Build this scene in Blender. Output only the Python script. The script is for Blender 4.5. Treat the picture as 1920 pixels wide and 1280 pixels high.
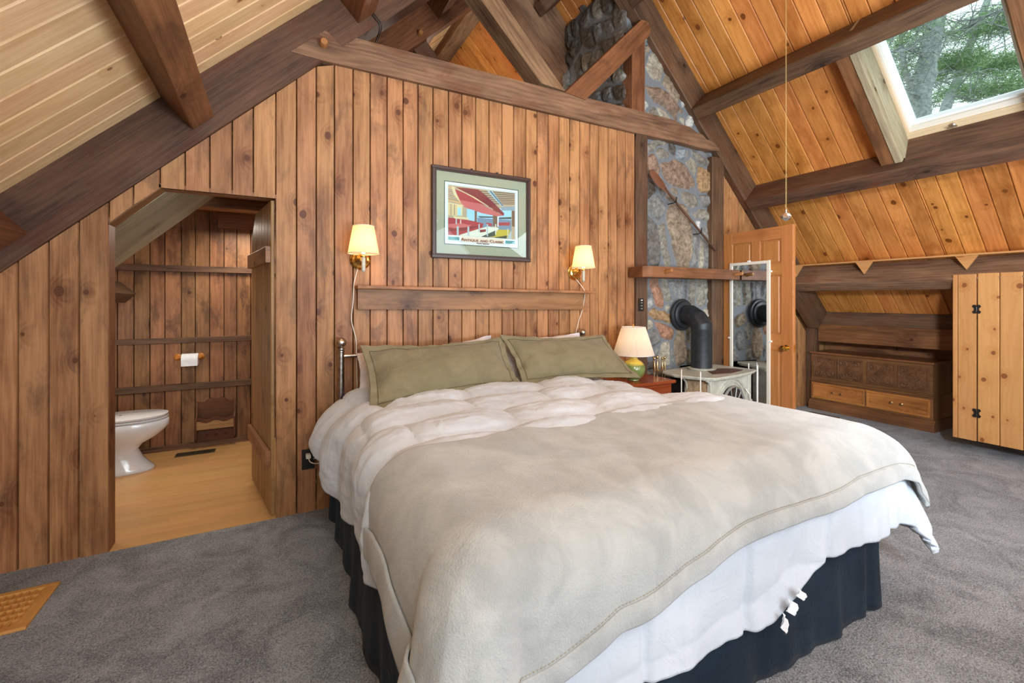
import bpy, bmesh, math, random
import numpy as np
from mathutils import Vector, Matrix, noise

# ------------------------------------------------------------------ camera, sky, exposure
S = bpy.context.scene
for o in list(bpy.data.objects):
    bpy.data.objects.remove(o)
CAMH = 1.335
cam = bpy.data.objects.new('camera', bpy.data.cameras.new('camera'))
S.collection.objects.link(cam)
cam.location = (0, 0, CAMH)
cam.rotation_euler = (math.radians(90), 0, math.radians(-28))
cam.data.sensor_width = 36
cam.data.lens = 841 / 1920 * 36
cam.data.shift_y = (562 - 640) / 1920
cam.data.clip_start = 0.02
S.camera = cam
S.view_settings.view_transform = 'Standard'
S.view_settings.look = 'None'
S.view_settings.gamma = 1
S.view_settings.use_curve_mapping = False
S.view_settings.exposure = 0.0

W = bpy.data.worlds.new('overcast_sky'); S.world = W; W.use_nodes = True
bg = W.node_tree.nodes['Background']
bg.inputs[0].default_value = (0.86, 0.94, 1.0, 1)
bg.inputs[1].default_value = 2.3

def light(name, kind, loc, energy, color=(1, 1, 1), rot=(0, 0, 0), **k):
    d = bpy.data.lights.new(name, kind); d.energy = energy; d.color = color
    for a, b in k.items(): setattr(d, a, b)
    o = bpy.data.objects.new(name, d); S.collection.objects.link(o)
    o.location = loc; o.rotation_euler = rot
    return o
# daylight entering through the big glazed gable behind the camera
light('window_daylight', 'AREA', (1.9, -5.0, 2.0), 128, (0.80, 0.91, 1.0), (math.radians(92), 0, 0),
      shape='RECTANGLE', size=7.2, size_y=2.6)
light('gable_daylight', 'AREA', (2.1, -4.9, 3.7), 75, (0.85, 0.93, 1.0), (math.radians(80), 0, 0),
      shape='RECTANGLE', size=2.4, size_y=1.3)
light('overhead_fill_left', 'AREA', (.15, -1.1, 2.95), 74, (0.80, 0.91, 1.0), (math.radians(28), math.radians(-32), 0),
      shape='RECTANGLE', size=1.1, size_y=1.5)  # added overhead fill for bed and carpet; the left roof is closed here
light('overhead_fill_right', 'AREA', (4.72, -1.0, 2.4), 35, (0.80, 0.91, 1.0), (math.radians(28), math.radians(32), 0),
      shape='RECTANGLE', size=1.1, size_y=1.5)  # added matching fill on the right slope, no opening behind it
# added unseen fill, bounced off the ceiling behind the camera
light('ceiling_fill', 'AREA', (1.9, -1.0, 1.0), 300, (0.80, 0.90, 1.0), (math.radians(172), 0, 0), shape='DISK', size=1.6)
# added unseen fill beside the camera, brightens the chest at the right eave
light('eave_fill', 'AREA', (.5, -.7, 1.95), 21, (0.86, 0.93, 1.0), (math.radians(79), 0, math.radians(-58)), shape='DISK', size=.35, spread=math.radians(55))
# added fill lights for the bathroom, unseen behind the board wall
light('bathroom_fill', 'AREA', (-1.45, 4.0, 1.1), 8, (1.0, 0.90, 0.76), (0, math.radians(-75), 0), shape='DISK', size=.35)
light('bathroom_top_fill', 'AREA', (-.25, 4.55, 1.97), 11, (1.0, 0.90, 0.76), (0, 0, 0), shape='DISK', size=.4)
# added point light to brighten the loft, no fixture there
light('loft_fill', 'POINT', (2.0, 5.2, 3.6), 30, (1.0, 0.92, 0.80), shadow_soft_size=.12)

# ------------------------------------------------------------------ helpers
random.seed(7)
COL = S.collection
F_, TH_ = 841.0, math.radians(28)
def at(u, v, ax, val):
    """point of a photo pixel on a real plane of the room (survey helper)"""
    X = (u - 960) / F_; Z = (562 - v) / F_
    d = (math.sin(TH_) + X * math.cos(TH_), math.cos(TH_) - X * math.sin(TH_), Z)
    o = (0, 0, CAMH); i = 'xyz'.index(ax)
    t = (val - o[i]) / d[i]
    return Vector([o[k] + t * d[k] for k in range(3)])
def lin(c):
    if isinstance(c, str):
        c = [int(c[i:i + 2], 16) / 255 for i in (0, 2, 4)]
    return tuple((x / 12.92 if x <= 0.04045 else ((x + 0.055) / 1.055) ** 2.4) for x in c[:3]) + (1,)
def sm(a, b, x):
    t = np.clip((x - a) / (b - a), 0, 1); return t * t * (3 - 2 * t)
def nz(x, y, z=0.0): return noise.noise(Vector((x, y, z)))

class MB:
    def __init__(s):
        s.v = []; s.f = []; s.uv = []; s.r = []; s.m = []; s.s = []
    def add(s, vs, fs, uvs=None, r=0.0, m=0, smooth=False):
        o = len(s.v); s.v += [tuple(p) for p in vs]
        for i, f in enumerate(fs):
            s.f.append([o + k for k in f])
            if uvs: s.uv.append(uvs[i])
            else:
                a, b, c = (Vector(vs[f[k]]) for k in (0, 1, 2))
                n = (b - a).cross(c - b); ax = max(range(3), key=lambda k: abs(n[k]))
                q = [k for k in range(3) if k != ax]
                s.uv.append([(vs[k][q[1]], vs[k][q[0]]) for k in f])
            s.r.append(r); s.m.append(m); s.s.append(smooth)
        return s
    def prism(s, p0, p1, poly, A, B, r=None, m=0, seg=1, jit=0.0, caps=True, smooth=False):
        """sweep a closed 2D outline (in axes A,B) from p0 to p1; uv runs along the grain"""
        p0, p1, A, B = Vector(p0), Vector(p1), Vector(A), Vector(B)
        if r is None: r = random.random()
        n = len(poly); L = (p1 - p0).length; vs = []; D = p1 - p0
        flip = A.cross(B).dot(D) < 0
        area = sum(poly[i][0] * poly[(i + 1) % n][1] - poly[(i + 1) % n][0] * poly[i][1] for i in range(n))
        if area < 0: flip = not flip
        for k in range(seg + 1):
            c = p0.lerp(p1, k / seg)
            for i, (a, b) in enumerate(poly):
                w = jit * nz(k * 0.7 + r * 31, i * 3.1, r * 9) if jit else 0
                w2 = jit * nz(k * 0.7 + r * 57, i * 3.1 + 9, r * 5) if jit else 0
                vs.append(c + A * (a + w) + B * (b + w2))
        fs = []; uvs = []; per = [0]
        for i in range(n):
            a, b = poly[i], poly[(i + 1) % n]; per.append(per[-1] + math.hypot(a[0] - b[0], a[1] - b[1]))
        for k in range(seg):
            for i in range(n):
                j = (i + 1) % n
                f = [k * n + i, k * n + j, (k + 1) * n + j, (k + 1) * n + i]
                u0, u1 = L * k / seg, L * (k + 1) / seg
                uv = [(u0, per[i]), (u0, per[i + 1]), (u1, per[i + 1]), (u1, per[i])]
                if flip: f.reverse(); uv.reverse()
                fs.append(f); uvs.append(uv)
        if caps:
            a = list(range(n)); b = [seg * n + i for i in range(n)]
            ua = [(poly[i][0] * .3, poly[i][1]) for i in a]; ub = list(ua)
            if flip: b.reverse(); ub.reverse()
            else: a.reverse(); ua.reverse()
            fs += [a, b]; uvs += [ua, ub]
        return s.add(vs, fs, uvs, r, m, smooth)
    def box(s, lo, hi, g='x', c=0.003, r=None, m=0, seg=1, jit=0.0):
        """axis-aligned box, grain along g, edges chamfered by c"""
        lo, hi = Vector(lo), Vector(hi); i = 'xyz'.index(g); a, b = (i + 1) % 3, (i + 2) % 3
        mid = (lo + hi) / 2; p0 = mid.copy(); p1 = mid.copy(); p0[i] = lo[i]; p1[i] = hi[i]
        A = Vector(); A[a] = 1; B = Vector(); B[b] = 1
        return s.prism(p0, p1, rect(hi[a] - lo[a], hi[b] - lo[b], c), A, B, r, m, seg, jit)
    def beam(s, p0, p1, w, h, up=(0, 1, 0), c=0.008, r=None, m=0, seg=8, jit=0.006):
        p0, p1 = Vector(p0), Vector(p1); d = (p1 - p0).normalized(); A = Vector(up)
        A = (A - d * A.dot(d)).normalized(); B = d.cross(A)
        return s.prism(p0, p1, rect(w, h, c), A, B, r, m, seg, jit)
    def lathe(s, prof, c=(0, 0, 0), ax=(0, 0, 1), seg=24, r=0.0, m=0, smooth=True, sx=1, sy=1):
        ax = Vector(ax).normalized(); t = Vector((1, 0, 0)) if abs(ax.x) < .9 else Vector((0, 1, 0))
        A = (t - ax * t.dot(ax)).normalized(); B = ax.cross(A); c = Vector(c); vs = []; fs = []; uvs = []
        for rr, z in prof:
            for i in range(seg):
                a = 2 * math.pi * i / seg
                vs.append(c + ax * z + A * (rr * math.cos(a) * sx) + B * (rr * math.sin(a) * sy))
        for k in range(len(prof) - 1):
            for i in range(seg):
                j = (i + 1) % seg
                fs.append([k * seg + i, k * seg + j, (k + 1) * seg + j, (k + 1) * seg + i])
                uvs.append([(prof[k][1], i / seg), (prof[k][1], (i + 1) / seg), (prof[k + 1][1], (i + 1) / seg), (prof[k + 1][1], i / seg)])
        if prof[0][0] > 1e-5: fs.append(list(range(seg))[::-1]); uvs.append([(0, 0)] * seg)
        if prof[-1][0] > 1e-5:
            o = (len(prof) - 1) * seg; fs.append([o + i for i in range(seg)]); uvs.append([(0, 0)] * seg)
        return s.add(vs, fs, uvs, r, m, smooth)
    def tube(s, pts, rad, seg=10, r=0.0, m=0, caps=True):
        pts = [Vector(p) for p in pts]; n = len(pts); rads = rad if isinstance(rad, (list, tuple)) else [rad] * n
        vs = []; fs = []; uvs = []; prev = None; L = 0
        for k, p in enumerate(pts):
            d = (pts[min(k + 1, n - 1)] - pts[max(k - 1, 0)]).normalized()
            if prev is None:
                t = Vector((0, 0, 1)) if abs(d.z) < .9 else Vector((1, 0, 0)); A = (t - d * t.dot(d)).normalized()
            else: A = (prev - d * prev.dot(d)).normalized()
            prev = A; B = d.cross(A)
            for i in range(seg):
                a = 2 * math.pi * i / seg; vs.append(p + A * (rads[k] * math.cos(a)) + B * (rads[k] * math.sin(a)))
        for k in range(n - 1):
            l = (pts[k + 1] - pts[k]).length
            for i in range(seg):
                j = (i + 1) % seg
                fs.append([k * seg + i, k * seg + j, (k + 1) * seg + j, (k + 1) * seg + i])
                w = 2 * math.pi * rads[k]
                uvs.append([(L, w * i / seg), (L, w * (i + 1) / seg), (L + l, w * (i + 1) / seg), (L + l, w * i / seg)])
            L += l
        if caps:
            fs += [list(range(seg))[::-1], [(n - 1) * seg + i for i in range(seg)]]; uvs += [[(0, 0)] * seg] * 2
        return s.add(vs, fs, uvs, r, m, True)
    def ball(s, c, r, seg=16, m=0, sz=1):
        n = seg // 2
        return s.lathe([(max(r * math.sin(math.pi * k / n), 1e-6), -r * sz * math.cos(math.pi * k / n)) for k in range(n + 1)], c, seg=seg, m=m)
    def grid(s, P, close_u=False, m=0, r=0.0, uvf=None, smooth=True):
        """P: array [nu][nv][3]"""
        P = np.asarray(P); nu, nv = P.shape[:2]; vs = P.reshape(-1, 3).tolist(); fs = []; uvs = []
        for i in range(nu if close_u else nu - 1):
            i2 = (i + 1) % nu
            for j in range(nv - 1):
                fs.append([i * nv + j, i2 * nv + j, i2 * nv + j + 1, i * nv + j + 1])
                if uvf is not None:
                    uvs.append([tuple(uvf[a][b]) for a, b in ((i, j), (i2, j), (i2, j + 1), (i, j + 1))])
                else: uvs.append([(i / nu, j / nv), ((i + 1) / nu, j / nv), ((i + 1) / nu, (j + 1) / nv), (i / nu, (j + 1) / nv)])
        return s.add(vs, fs, uvs, r, m, smooth)
    def xf(s, M, i0=0):
        for i in range(i0, len(s.v)): s.v[i] = tuple(M @ Vector(s.v[i]))
        return s
    def build(s, name, mats, parent=None, world=True, angle=40):
        me = bpy.data.meshes.new(name); me.from_pydata(s.v, [], s.f)
        if not isinstance(mats, (list, tuple)): mats = [mats]
        for m in mats: me.materials.append(m)
        uvl = me.uv_layers.new(name='UVMap')
        flat = [c for fu in s.uv for p in fu for c in p]
        uvl.data.foreach_set('uv', flat)
        a = me.attributes.new('rnd', 'FLOAT', 'FACE'); a.data.foreach_set('value', s.r)
        me.polygons.foreach_set('material_index', s.m)
        me.polygons.foreach_set('use_smooth', s.s)
        me.update(); me.validate()
        if any(s.s):
            try: me.set_sharp_from_angle(angle=math.radians(angle))
            except Exception: pass
        o = bpy.data.objects.new(name, me); COL.objects.link(o)
        if parent is not None:
            o.parent = parent
            if world: o.matrix_parent_inverse = parent_matrix(parent).inverted()
        return o

def parent_matrix(p):
    M = Matrix.LocRotScale(p.location, p.rotation_euler, p.scale)
    if p.parent: M = parent_matrix(p.parent) @ p.matrix_parent_inverse @ M
    return M
def rect(w, h, c=0.0):
    a, b = w / 2, h / 2
    if c <= 0: return [(-a, -b), (a, -b), (a, b), (-a, b)]
    c = min(c, a * .8, b * .8)
    return [(-a + c, -b), (a - c, -b), (a, -b + c), (a, b - c), (a - c, b), (-a + c, b), (-a, b - c), (-a, -b + c)]
def tag(o, label, cat, group=None):
    o['label'] = label; o['category'] = cat
    if group: o['group'] = group
    return o
def thing(name, label, cat, loc=(0, 0, 0), rz=0.0, group=None):
    o = bpy.data.objects.new(name, None); COL.objects.link(o); o.empty_display_size = .05
    o.location = loc; o.rotation_euler = (0, 0, rz)
    return tag(o, label, cat, group)
def struct(o):
    o['kind'] = 'structure'; return o

# ------------------------------------------------------------------ materials
class NT:
    def __init__(s, name):
        s.mat = bpy.data.materials.new(name); s.mat.use_nodes = True
        s.t = s.mat.node_tree; s.t.nodes.clear()
        s.out = s.t.nodes.new('ShaderNodeOutputMaterial')
    def n(s, kind, ins=None, **k):
        nd = s.t.nodes.new('ShaderNode' + kind)
        for a, b in k.items(): setattr(nd, a, b)
        if ins:
            for key, val in ins.items():
                if isinstance(val, bpy.types.NodeSocket): s.t.links.new(val, nd.inputs[key])
                else: nd.inputs[key].default_value = val
        return nd
    def m(s, op, a, b=0.0, c=None, clamp=False):
        ins = {0: a, 1: b}
        if c is not None: ins[2] = c
        return s.n('Math', ins, operation=op, use_clamp=clamp).outputs[0]
    def mr(s, x, a, b, c=0.0, d=1.0, smooth=True):
        return s.n('MapRange', {0: x, 1: a, 2: b, 3: c, 4: d}, interpolation_type='SMOOTHSTEP' if smooth else 'LINEAR').outputs[0]
    def mix(s, f, a, b, blend='MIX'):
        nd = s.n('Mix', data_type='RGBA', blend_type=blend)
        for i, val in ((0, f), (6, a), (7, b)):
            if isinstance(val, bpy.types.NodeSocket): s.t.links.new(val, nd.inputs[i])
            else: nd.inputs[i].default_value = val
        return nd.outputs[2]
    def noise(s, vec, scale=1.0, detail=2.0, rough=.5, dist=0.0):
        return s.n('TexNoise', {'Vector': vec, 'Scale': scale, 'Detail': detail, 'Roughness': rough, 'Distortion': dist})
    def comb(s, x, y, z=0.0): return s.n('CombineXYZ', {0: x, 1: y, 2: z}).outputs[0]
    def pbr(s, col, rough=.5, metal=0.0, bump=None, bstr=.3, bdist=.01, **k):
        p = s.n('BsdfPrincipled', {'Base Color': col, 'Roughness': rough, 'Metallic': metal})
        for a, b in k.items():
            key = a.replace('_', ' ')
            if isinstance(b, bpy.types.NodeSocket): s.t.links.new(b, p.inputs[key])
            else: p.inputs[key].default_value = b
        if bump is not None:
            b = s.n('Bump', {'Strength': bstr, 'Distance': bdist, 'Height': bump}); s.t.links.new(b.outputs[0], p.inputs['Normal'])
        s.t.links.new(p.outputs[0], s.out.inputs[0]); return s.mat

def wood(name, base, dark, knotc='3a1a0a', var=.28, knots=1.0, rough=.48, ring=.5, fine=.5, blotch=.6, kscale=4.4, bump=.25, huev=.012, krad=1.0, spec=.35, bw=.07, stain=None, sf=.5):
    t = NT(name)
    uv = t.n('UVMap', uv_map='UVMap').outputs[0]; sp = t.n('SeparateXYZ', {0: uv}); u, v = sp.outputs[0], sp.outputs[1]
    rnd = t.n('Attribute', attribute_name='rnd').outputs['Fac']; rz = t.m('MULTIPLY', rnd, 43.0)
    n1 = t.noise(t.comb(t.m('MULTIPLY', u, 1.1), t.m('MULTIPLY', v, 5.0), rz), 1, 2).outputs[0]
    kn = t.noise(t.comb(t.m('MULTIPLY', u, 9), t.m('MULTIPLY', v, 9), rz), 1, 1).outputs[0]
    kx = t.m('ADD', t.m('MULTIPLY_ADD', u, kscale * .8, t.m('MULTIPLY', rnd, 91.0)), t.m('MULTIPLY', kn, .12))
    ky = t.m('MULTIPLY_ADD', v, kscale, t.m('MULTIPLY', rnd, 57.0))
    vo = t.n('TexVoronoi', {'Vector': t.comb(kx, ky), 'Scale': 1.0}, voronoi_dimensions='2D')
    vc = t.n('SeparateColor', {0: vo.outputs['Color']})
    rr = t.mr(vc.outputs[0], .35, 1.0, 0.0, .075 * krad * kscale / 4.4, smooth=False)
    on = t.m('GREATER_THAN', rr, .012)
    kd = t.m('SUBTRACT', vo.outputs['Distance'], rr)
    core = t.m('MULTIPLY', t.mr(kd, .02, -.012), on)
    halo = t.m('MULTIPLY', t.mr(kd, .26, 0.0), on)
    rc = t.m('ADD', t.m('MULTIPLY_ADD', v, 24.0, t.m('MULTIPLY', n1, 4.5)), t.m('MULTIPLY', halo, 1.7))
    rg = t.m('MULTIPLY_ADD', t.m('SINE', t.m('MULTIPLY', rc, 6.283)), .5, .5)
    fn = t.noise(t.comb(t.m('MULTIPLY', u, 4.0), t.m('MULTIPLY', v, 150.0), rz), 1, 3, .6).outputs[0]
    bl = t.noise(t.comb(t.m('MULTIPLY', u, 1.7), t.m('MULTIPLY', v, 6.0), t.m('ADD', rz, 11.0)), 1, 4, .6).outputs[0]
    f = t.m('ADD', t.m('MULTIPLY', t.m('SUBTRACT', rg, .5), ring * .34), t.m('MULTIPLY', t.m('SUBTRACT', fn, .5), fine * 1.2))
    f = t.m('ADD', f, t.m('MULTIPLY', t.m('SUBTRACT', bl, .5), blotch * 2.2))
    f = t.m('SUBTRACT', t.m('ADD', f, .62, clamp=True), t.m('MULTIPLY', halo, .28 * knots), clamp=True)
    col = t.mix(f, lin(dark), lin(base))
    if stain:
        s1_ = t.noise(t.comb(t.m('MULTIPLY', u, 2.3), t.m('MULTIPLY', v, 5.5), t.m('ADD', rz, 23.0)), 1, 5, .68, .5).outputs[0]
        col = t.mix(t.m('MULTIPLY', t.mr(s1_, .50, .66), sf), col, lin(stain))
    hs = t.n('HueSaturation', {'Color': col, 'Hue': t.m('MULTIPLY_ADD', t.m('SUBTRACT', t.m('FRACT', t.m('MULTIPLY', rnd, 7.31)), .5), huev, .5),
             'Value': t.m('MULTIPLY_ADD', t.m('SUBTRACT', rnd, .5), var, 1.0)}).outputs[0]
    kr = t.m('MULTIPLY_ADD', t.m('SINE', t.m('MULTIPLY', vo.outputs['Distance'], 160.0)), .25, .4)
    kcol = t.mix(kr, lin(knotc), lin(dark))
    col = t.mix(t.m('MULTIPLY', core, knots, clamp=True), hs, kcol)
    h = t.m('ADD', t.m('MULTIPLY', fn, .6), t.m('MULTIPLY', rg, .15))
    return t.pbr(col, rough, 0, h, bump, .004, Specular_IOR_Level=spec)
def plain(name, c, rough=.5, metal=0.0, **k):
    t = NT(name); return t.pbr(lin(c), rough, metal, **k)
def noisy(name, c1, c2, scale=30, rough=.6, metal=0.0, bstr=.2, bdist=.003, detail=4, **k):
    t = NT(name); tc = t.n('TexCoord').outputs['Object']
    n = t.noise(tc, scale, detail, .6).outputs[0]
    return t.pbr(t.mix(t.mr(n, .3, .7), lin(c1), lin(c2)), rough, metal, n, bstr, bdist, **k)

M = {}
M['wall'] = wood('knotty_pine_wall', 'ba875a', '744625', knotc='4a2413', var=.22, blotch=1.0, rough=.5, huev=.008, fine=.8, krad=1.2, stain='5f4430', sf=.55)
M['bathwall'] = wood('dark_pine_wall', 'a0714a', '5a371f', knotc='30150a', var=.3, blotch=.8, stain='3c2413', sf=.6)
M['ceilL'] = wood('daylit_pine_ceiling', 'f8d3a2', 'd2a26b', knotc='5a2810', var=.18, blotch=.7, rough=.5, kscale=4, krad=1.3, fine=.7)  # daylight wash put into the colour: paler than the same boards at right
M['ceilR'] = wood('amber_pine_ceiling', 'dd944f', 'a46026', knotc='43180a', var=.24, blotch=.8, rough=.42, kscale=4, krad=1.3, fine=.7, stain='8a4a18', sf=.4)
M['beam'] = wood('dark_stained_beam', '6f513b', '2e2018', knotc='24130c', var=.24, blotch=.9, rough=.6, kscale=2.2, krad=1.2, bump=.6, ring=.5, fine=.9, knots=.9, stain='5e3420', sf=.6)
M['beamred'] = wood('reddish_beam', '8a5a3a', '4a2a16', knotc='24130c', var=.2, blotch=.8, rough=.55, kscale=2.2, krad=1.2, bump=.5, fine=.8, stain='2c1810', sf=.4)
M['beamgrey'] = wood('weathered_brown_beam', '917053', '483223', knotc='38200f', var=.16, blotch=.9, rough=.7, kscale=2.2, krad=1.2, bump=.6, ring=.7, fine=.9, stain='6a4023', sf=.5)
M['pale'] = wood('weathered_pale_board', 'b0a284', '6c5c42', knotc='4a3a24', var=.1, blotch=.6, rough=.75, kscale=3, bump=.5)
M['bathdoor'] = wood('weathered_pine_door', 'ad8355', '69441f', knotc='3a1d0d', var=.2, blotch=.6)
M['door'] = wood('amber_fir_door', 'bd7e48', '90592c', knotc='6a3514', var=.12, knots=.0, blotch=.4, rough=.38)
M['cab'] = wood('golden_pine_cabinet', 'cc9861', 'ae7440', knotc='5f2412', var=.14, blotch=.35, rough=.4, kscale=5, krad=1.1, huev=.006)
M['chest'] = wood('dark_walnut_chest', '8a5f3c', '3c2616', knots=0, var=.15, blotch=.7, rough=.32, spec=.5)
M['chestlit'] = wood('lit_chest_walnut', 'c98a48', '6c3d1c', knots=0, var=.1, blotch=.9, rough=.3, spec=.5)  # paler copy of the chest walnut, light put into the drawer colour
M['carve'] = noisy('carved_dark_wood', '64452f', '765238', 12, .24, 0, .03, .002, 2, Coat_Weight=.3)
M['cherry'] = wood('cherry_nightstand', '9c4a22', '6a2a12', knots=0, var=.08, blotch=.3, rough=.25, spec=.5)
M['rack'] = wood('rack_dark_pine', '70401e', '3c1e0e', knots=0, var=.3, blotch=.6, rough=.5)
M['lam'] = wood('laminate_oak_floor', 'dcb077', 'bd8a50', knots=0, var=.14, blotch=.35, rough=.33, ring=.3)
M['peg'] = wood('wooden_peg', 'c08a50', '7a4a22', knots=0)
M['honey'] = wood('honey_turned_wood', 'd9923c', 'b06a20', knots=0, rough=.35)
M['register'] = wood('oak_floor_register', 'd8a45c', 'bf8844', knots=0, var=.02, blotch=.3, rough=.5)
M['chrome'] = noisy('aged_chrome', 'dcd6cc', 'a39a90', 40, .28, 1.0, .05)
M['brass'] = plain('polished_brass', 'e0b565', .16, 1.0)
M['oldbrass'] = plain('antique_brass', 'd2b98a', .25, 1.0)
M['black'] = plain('black_plastic', '17130f', .4)
M['iron'] = noisy('black_stovepipe', '23282c', '2f353a', 25, .42, .3, .08)
M['darkiron'] = noisy('dark_iron', '1e1c1b', '35302c', 80, .5, .6, .2)
M['cream'] = noisy('cream_enamel', 'c6c8bc', 'b2b2a4', 18, .3, 0, .05)
M['creamshade'] = noisy('shaded_cream_enamel', 'bfa98a', 'a78e6d', 40, .4, 0, .1)  # cream enamel turned tan: shade of the stove side put into the colour
M['greypaint'] = plain('grey_steel', 'a9adab', .35, .6)
M['whitep'] = plain('white_porcelain', 'e9edf0', .12, Coat_Weight=.5)
M['white'] = plain('white_plastic', 'ecebe4', .4)
M['paper'] = noisy('white_paper', 'f2f2f4', 'e4e6ea', 60, .85)
M['whitewood'] = plain('off_white_frame_paint', 'ddd6c8', .45)
M['frameds'] = plain('dark_frame', '3d2a24', .35)
M['soot'] = plain('soot_black', '0d0c0b', .9)
M['alu'] = plain('white_window_frame', 'e6eced', .35)
M['tanframe'] = wood('pale_window_wood', 'd9c3a0', 'bfa47c', knots=0, var=.05, blotch=.2, rough=.5)
M['glassball'] = plain('cut_crystal', 'ffffff', .03, Transmission_Weight=.95, IOR=1.5)
M['mirror'] = plain('mirror_silver', 'e6e9ea', .01, 1.0)
M['twine'] = plain('gold_cord', 'd8bb7a', .6)
M['cordw'] = plain('white_cord', 'efe6d8', .5)
def glass_mat():
    t = NT('window_glass')
    fr = t.n('Fresnel', {'IOR': 1.45}).outputs[0]
    tr = t.n('BsdfTransparent', {'Color': (.93, .98, .97, 1)}); gl = t.n('BsdfGlossy', {'Roughness': .01})
    mx = t.n('MixShader', {0: fr, 1: tr.outputs[0], 2: gl.outputs[0]})
    t.t.links.new(mx.outputs[0], t.out.inputs[0]); return t.mat
M['glass'] = glass_mat()
def carpet_mat():
    t = NT('grey_cut_pile_carpet'); tc = t.n('TexCoord').outputs['Object']
    a = t.noise(tc, 150, 3, .7).outputs[0]; b = t.noise(tc, 55, 3, .6).outputs[0]
    c = t.noise(tc, 4.2, 5, .66, 1.0).outputs[0]; d = t.noise(tc, 1.1, 2).outputs[0]
    f = t.m('ADD', t.m('MULTIPLY', t.m('SUBTRACT', a, .5), 3.6), t.m('MULTIPLY', t.m('SUBTRACT', b, .5), 1.0))
    f = t.m('ADD', f, t.m('MULTIPLY', t.m('SUBTRACT', c, .5), 1.9)); f = t.m('ADD', t.m('ADD', f, .48), t.m('MULTIPLY', t.m('SUBTRACT', d, .5), .4), clamp=True)
    col = t.mix(f, lin('5c636c'), lin('bac1ca'))
    h = t.m('ADD', a, t.m('MULTIPLY', b, .8))
    return t.pbr(col, 1.0, 0, h, 1.0, .012, Specular_IOR_Level=.05, Sheen_Weight=.3)
M['carpet'] = carpet_mat()
def cloth_mat(name, c1, c2, weave=0, crease=.5, cs=9, rough=.9, fuzz=0.0, mottle=2.0, sheen=.2, wr=1.0):
    t = NT(name); tc = t.n('TexCoord').outputs['Object']
    n = t.noise(tc, mottle, 4, .6, .8).outputs[0]
    cr = t.noise(tc, cs, 4, .62, 1.8 * wr).outputs[0]
    ridge = t.m('ABSOLUTE', t.m('SUBTRACT', cr, .5))
    h = t.m('MULTIPLY', t.mr(ridge, 0, .12), crease)
    if fuzz: 
        fz = t.noise(tc, 170, 3, .7).outputs[0]; h = t.m('ADD', h, t.m('MULTIPLY', fz, fuzz))
    if weave:
        w = t.noise(t.n('Mapping', {'Vector': tc, 'Scale': (1, 1, 6)}).outputs[0], weave, 2).outputs[0]; h = t.m('ADD', h, t.m('MULTIPLY', w, .15))
    return t.pbr(t.mix(t.mr(n, .3, .7), lin(c1), lin(c2)), rough, 0, h, .5, .012, Specular_IOR_Level=.15, Sheen_Weight=sheen)
M['duvet'] = cloth_mat('white_cotton_duvet', 'c8d1dc', 'd6dee8', crease=.16, cs=7, wr=.3)
M['blanket'] = cloth_mat('greige_fleece', 'a3a9aa', 'bcc1c1', crease=.10, cs=4, fuzz=.7, mottle=5, sheen=.5)
M['olive'] = cloth_mat('olive_cotton', '7d765b', '8a8267', weave=120, crease=.22, cs=7, mottle=6)
M['seam'] = plain('olive_seam_thread', '5f5a40', .9)
M['sheet'] = cloth_mat('white_sheet', 'dcd5d6', 'e9e4e6', crease=.4, cs=10)
M['skirt'] = cloth_mat('dark_blue_black_cotton', '16222e', '20303e', crease=.18, cs=5, rough=.85, sheen=.05)
M['purple'] = cloth_mat('purple_cotton', '5d4a7a', '735f90', crease=.3)
M['navy'] = cloth_mat('navy_cotton', '1c2f40', '24405a', crease=.3)
def shade_mat(name, c, tr=.6):
    t = NT(name); tc = t.n('TexCoord').outputs['Object']
    d = t.n('BsdfDiffuse', {'Color': lin(c)}); l = t.n('BsdfTranslucent', {'Color': lin(c)})
    mx = t.n('MixShader', {0: tr, 1: d.outputs[0], 2: l.outputs[0]}); t.t.links.new(mx.outputs[0], t.out.inputs[0]); return t.mat
M['shade'] = shade_mat('cream_lamp_shade', 'f6e6c4'); M['shadew'] = shade_mat('pleated_white_shade', 'f2e9e0', .5)
def glow_mat(name, c, s):
    t = NT(name); e = t.n('Emission', {'Color': lin(c), 'Strength': s}); t.t.links.new(e.outputs[0], t.out.inputs[0]); return t.mat
M['bulb'] = glow_mat('lit_bulb', 'ffd9a0', 12)
def ceramic():
    t = NT('green_glazed_ceramic'); tc = t.n('TexCoord').outputs['Object']
    z = t.n('SeparateXYZ', {0: tc}).outputs[2]
    n = t.noise(t.n('Mapping', {'Vector': tc, 'Scale': (6, 6, 30)}).outputs[0], 1, 3).outputs[0]
    f = t.mr(t.m('ADD', z, t.m('MULTIPLY', n, .06)), .805, .835)
    c = t.mix(n, lin('5a7340'), lin('8c9a58')); c = t.mix(f, c, lin('c9b045'))
    return t.pbr(c, .08, Coat_Weight=.6)
M['ceramic'] = ceramic()
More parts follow.
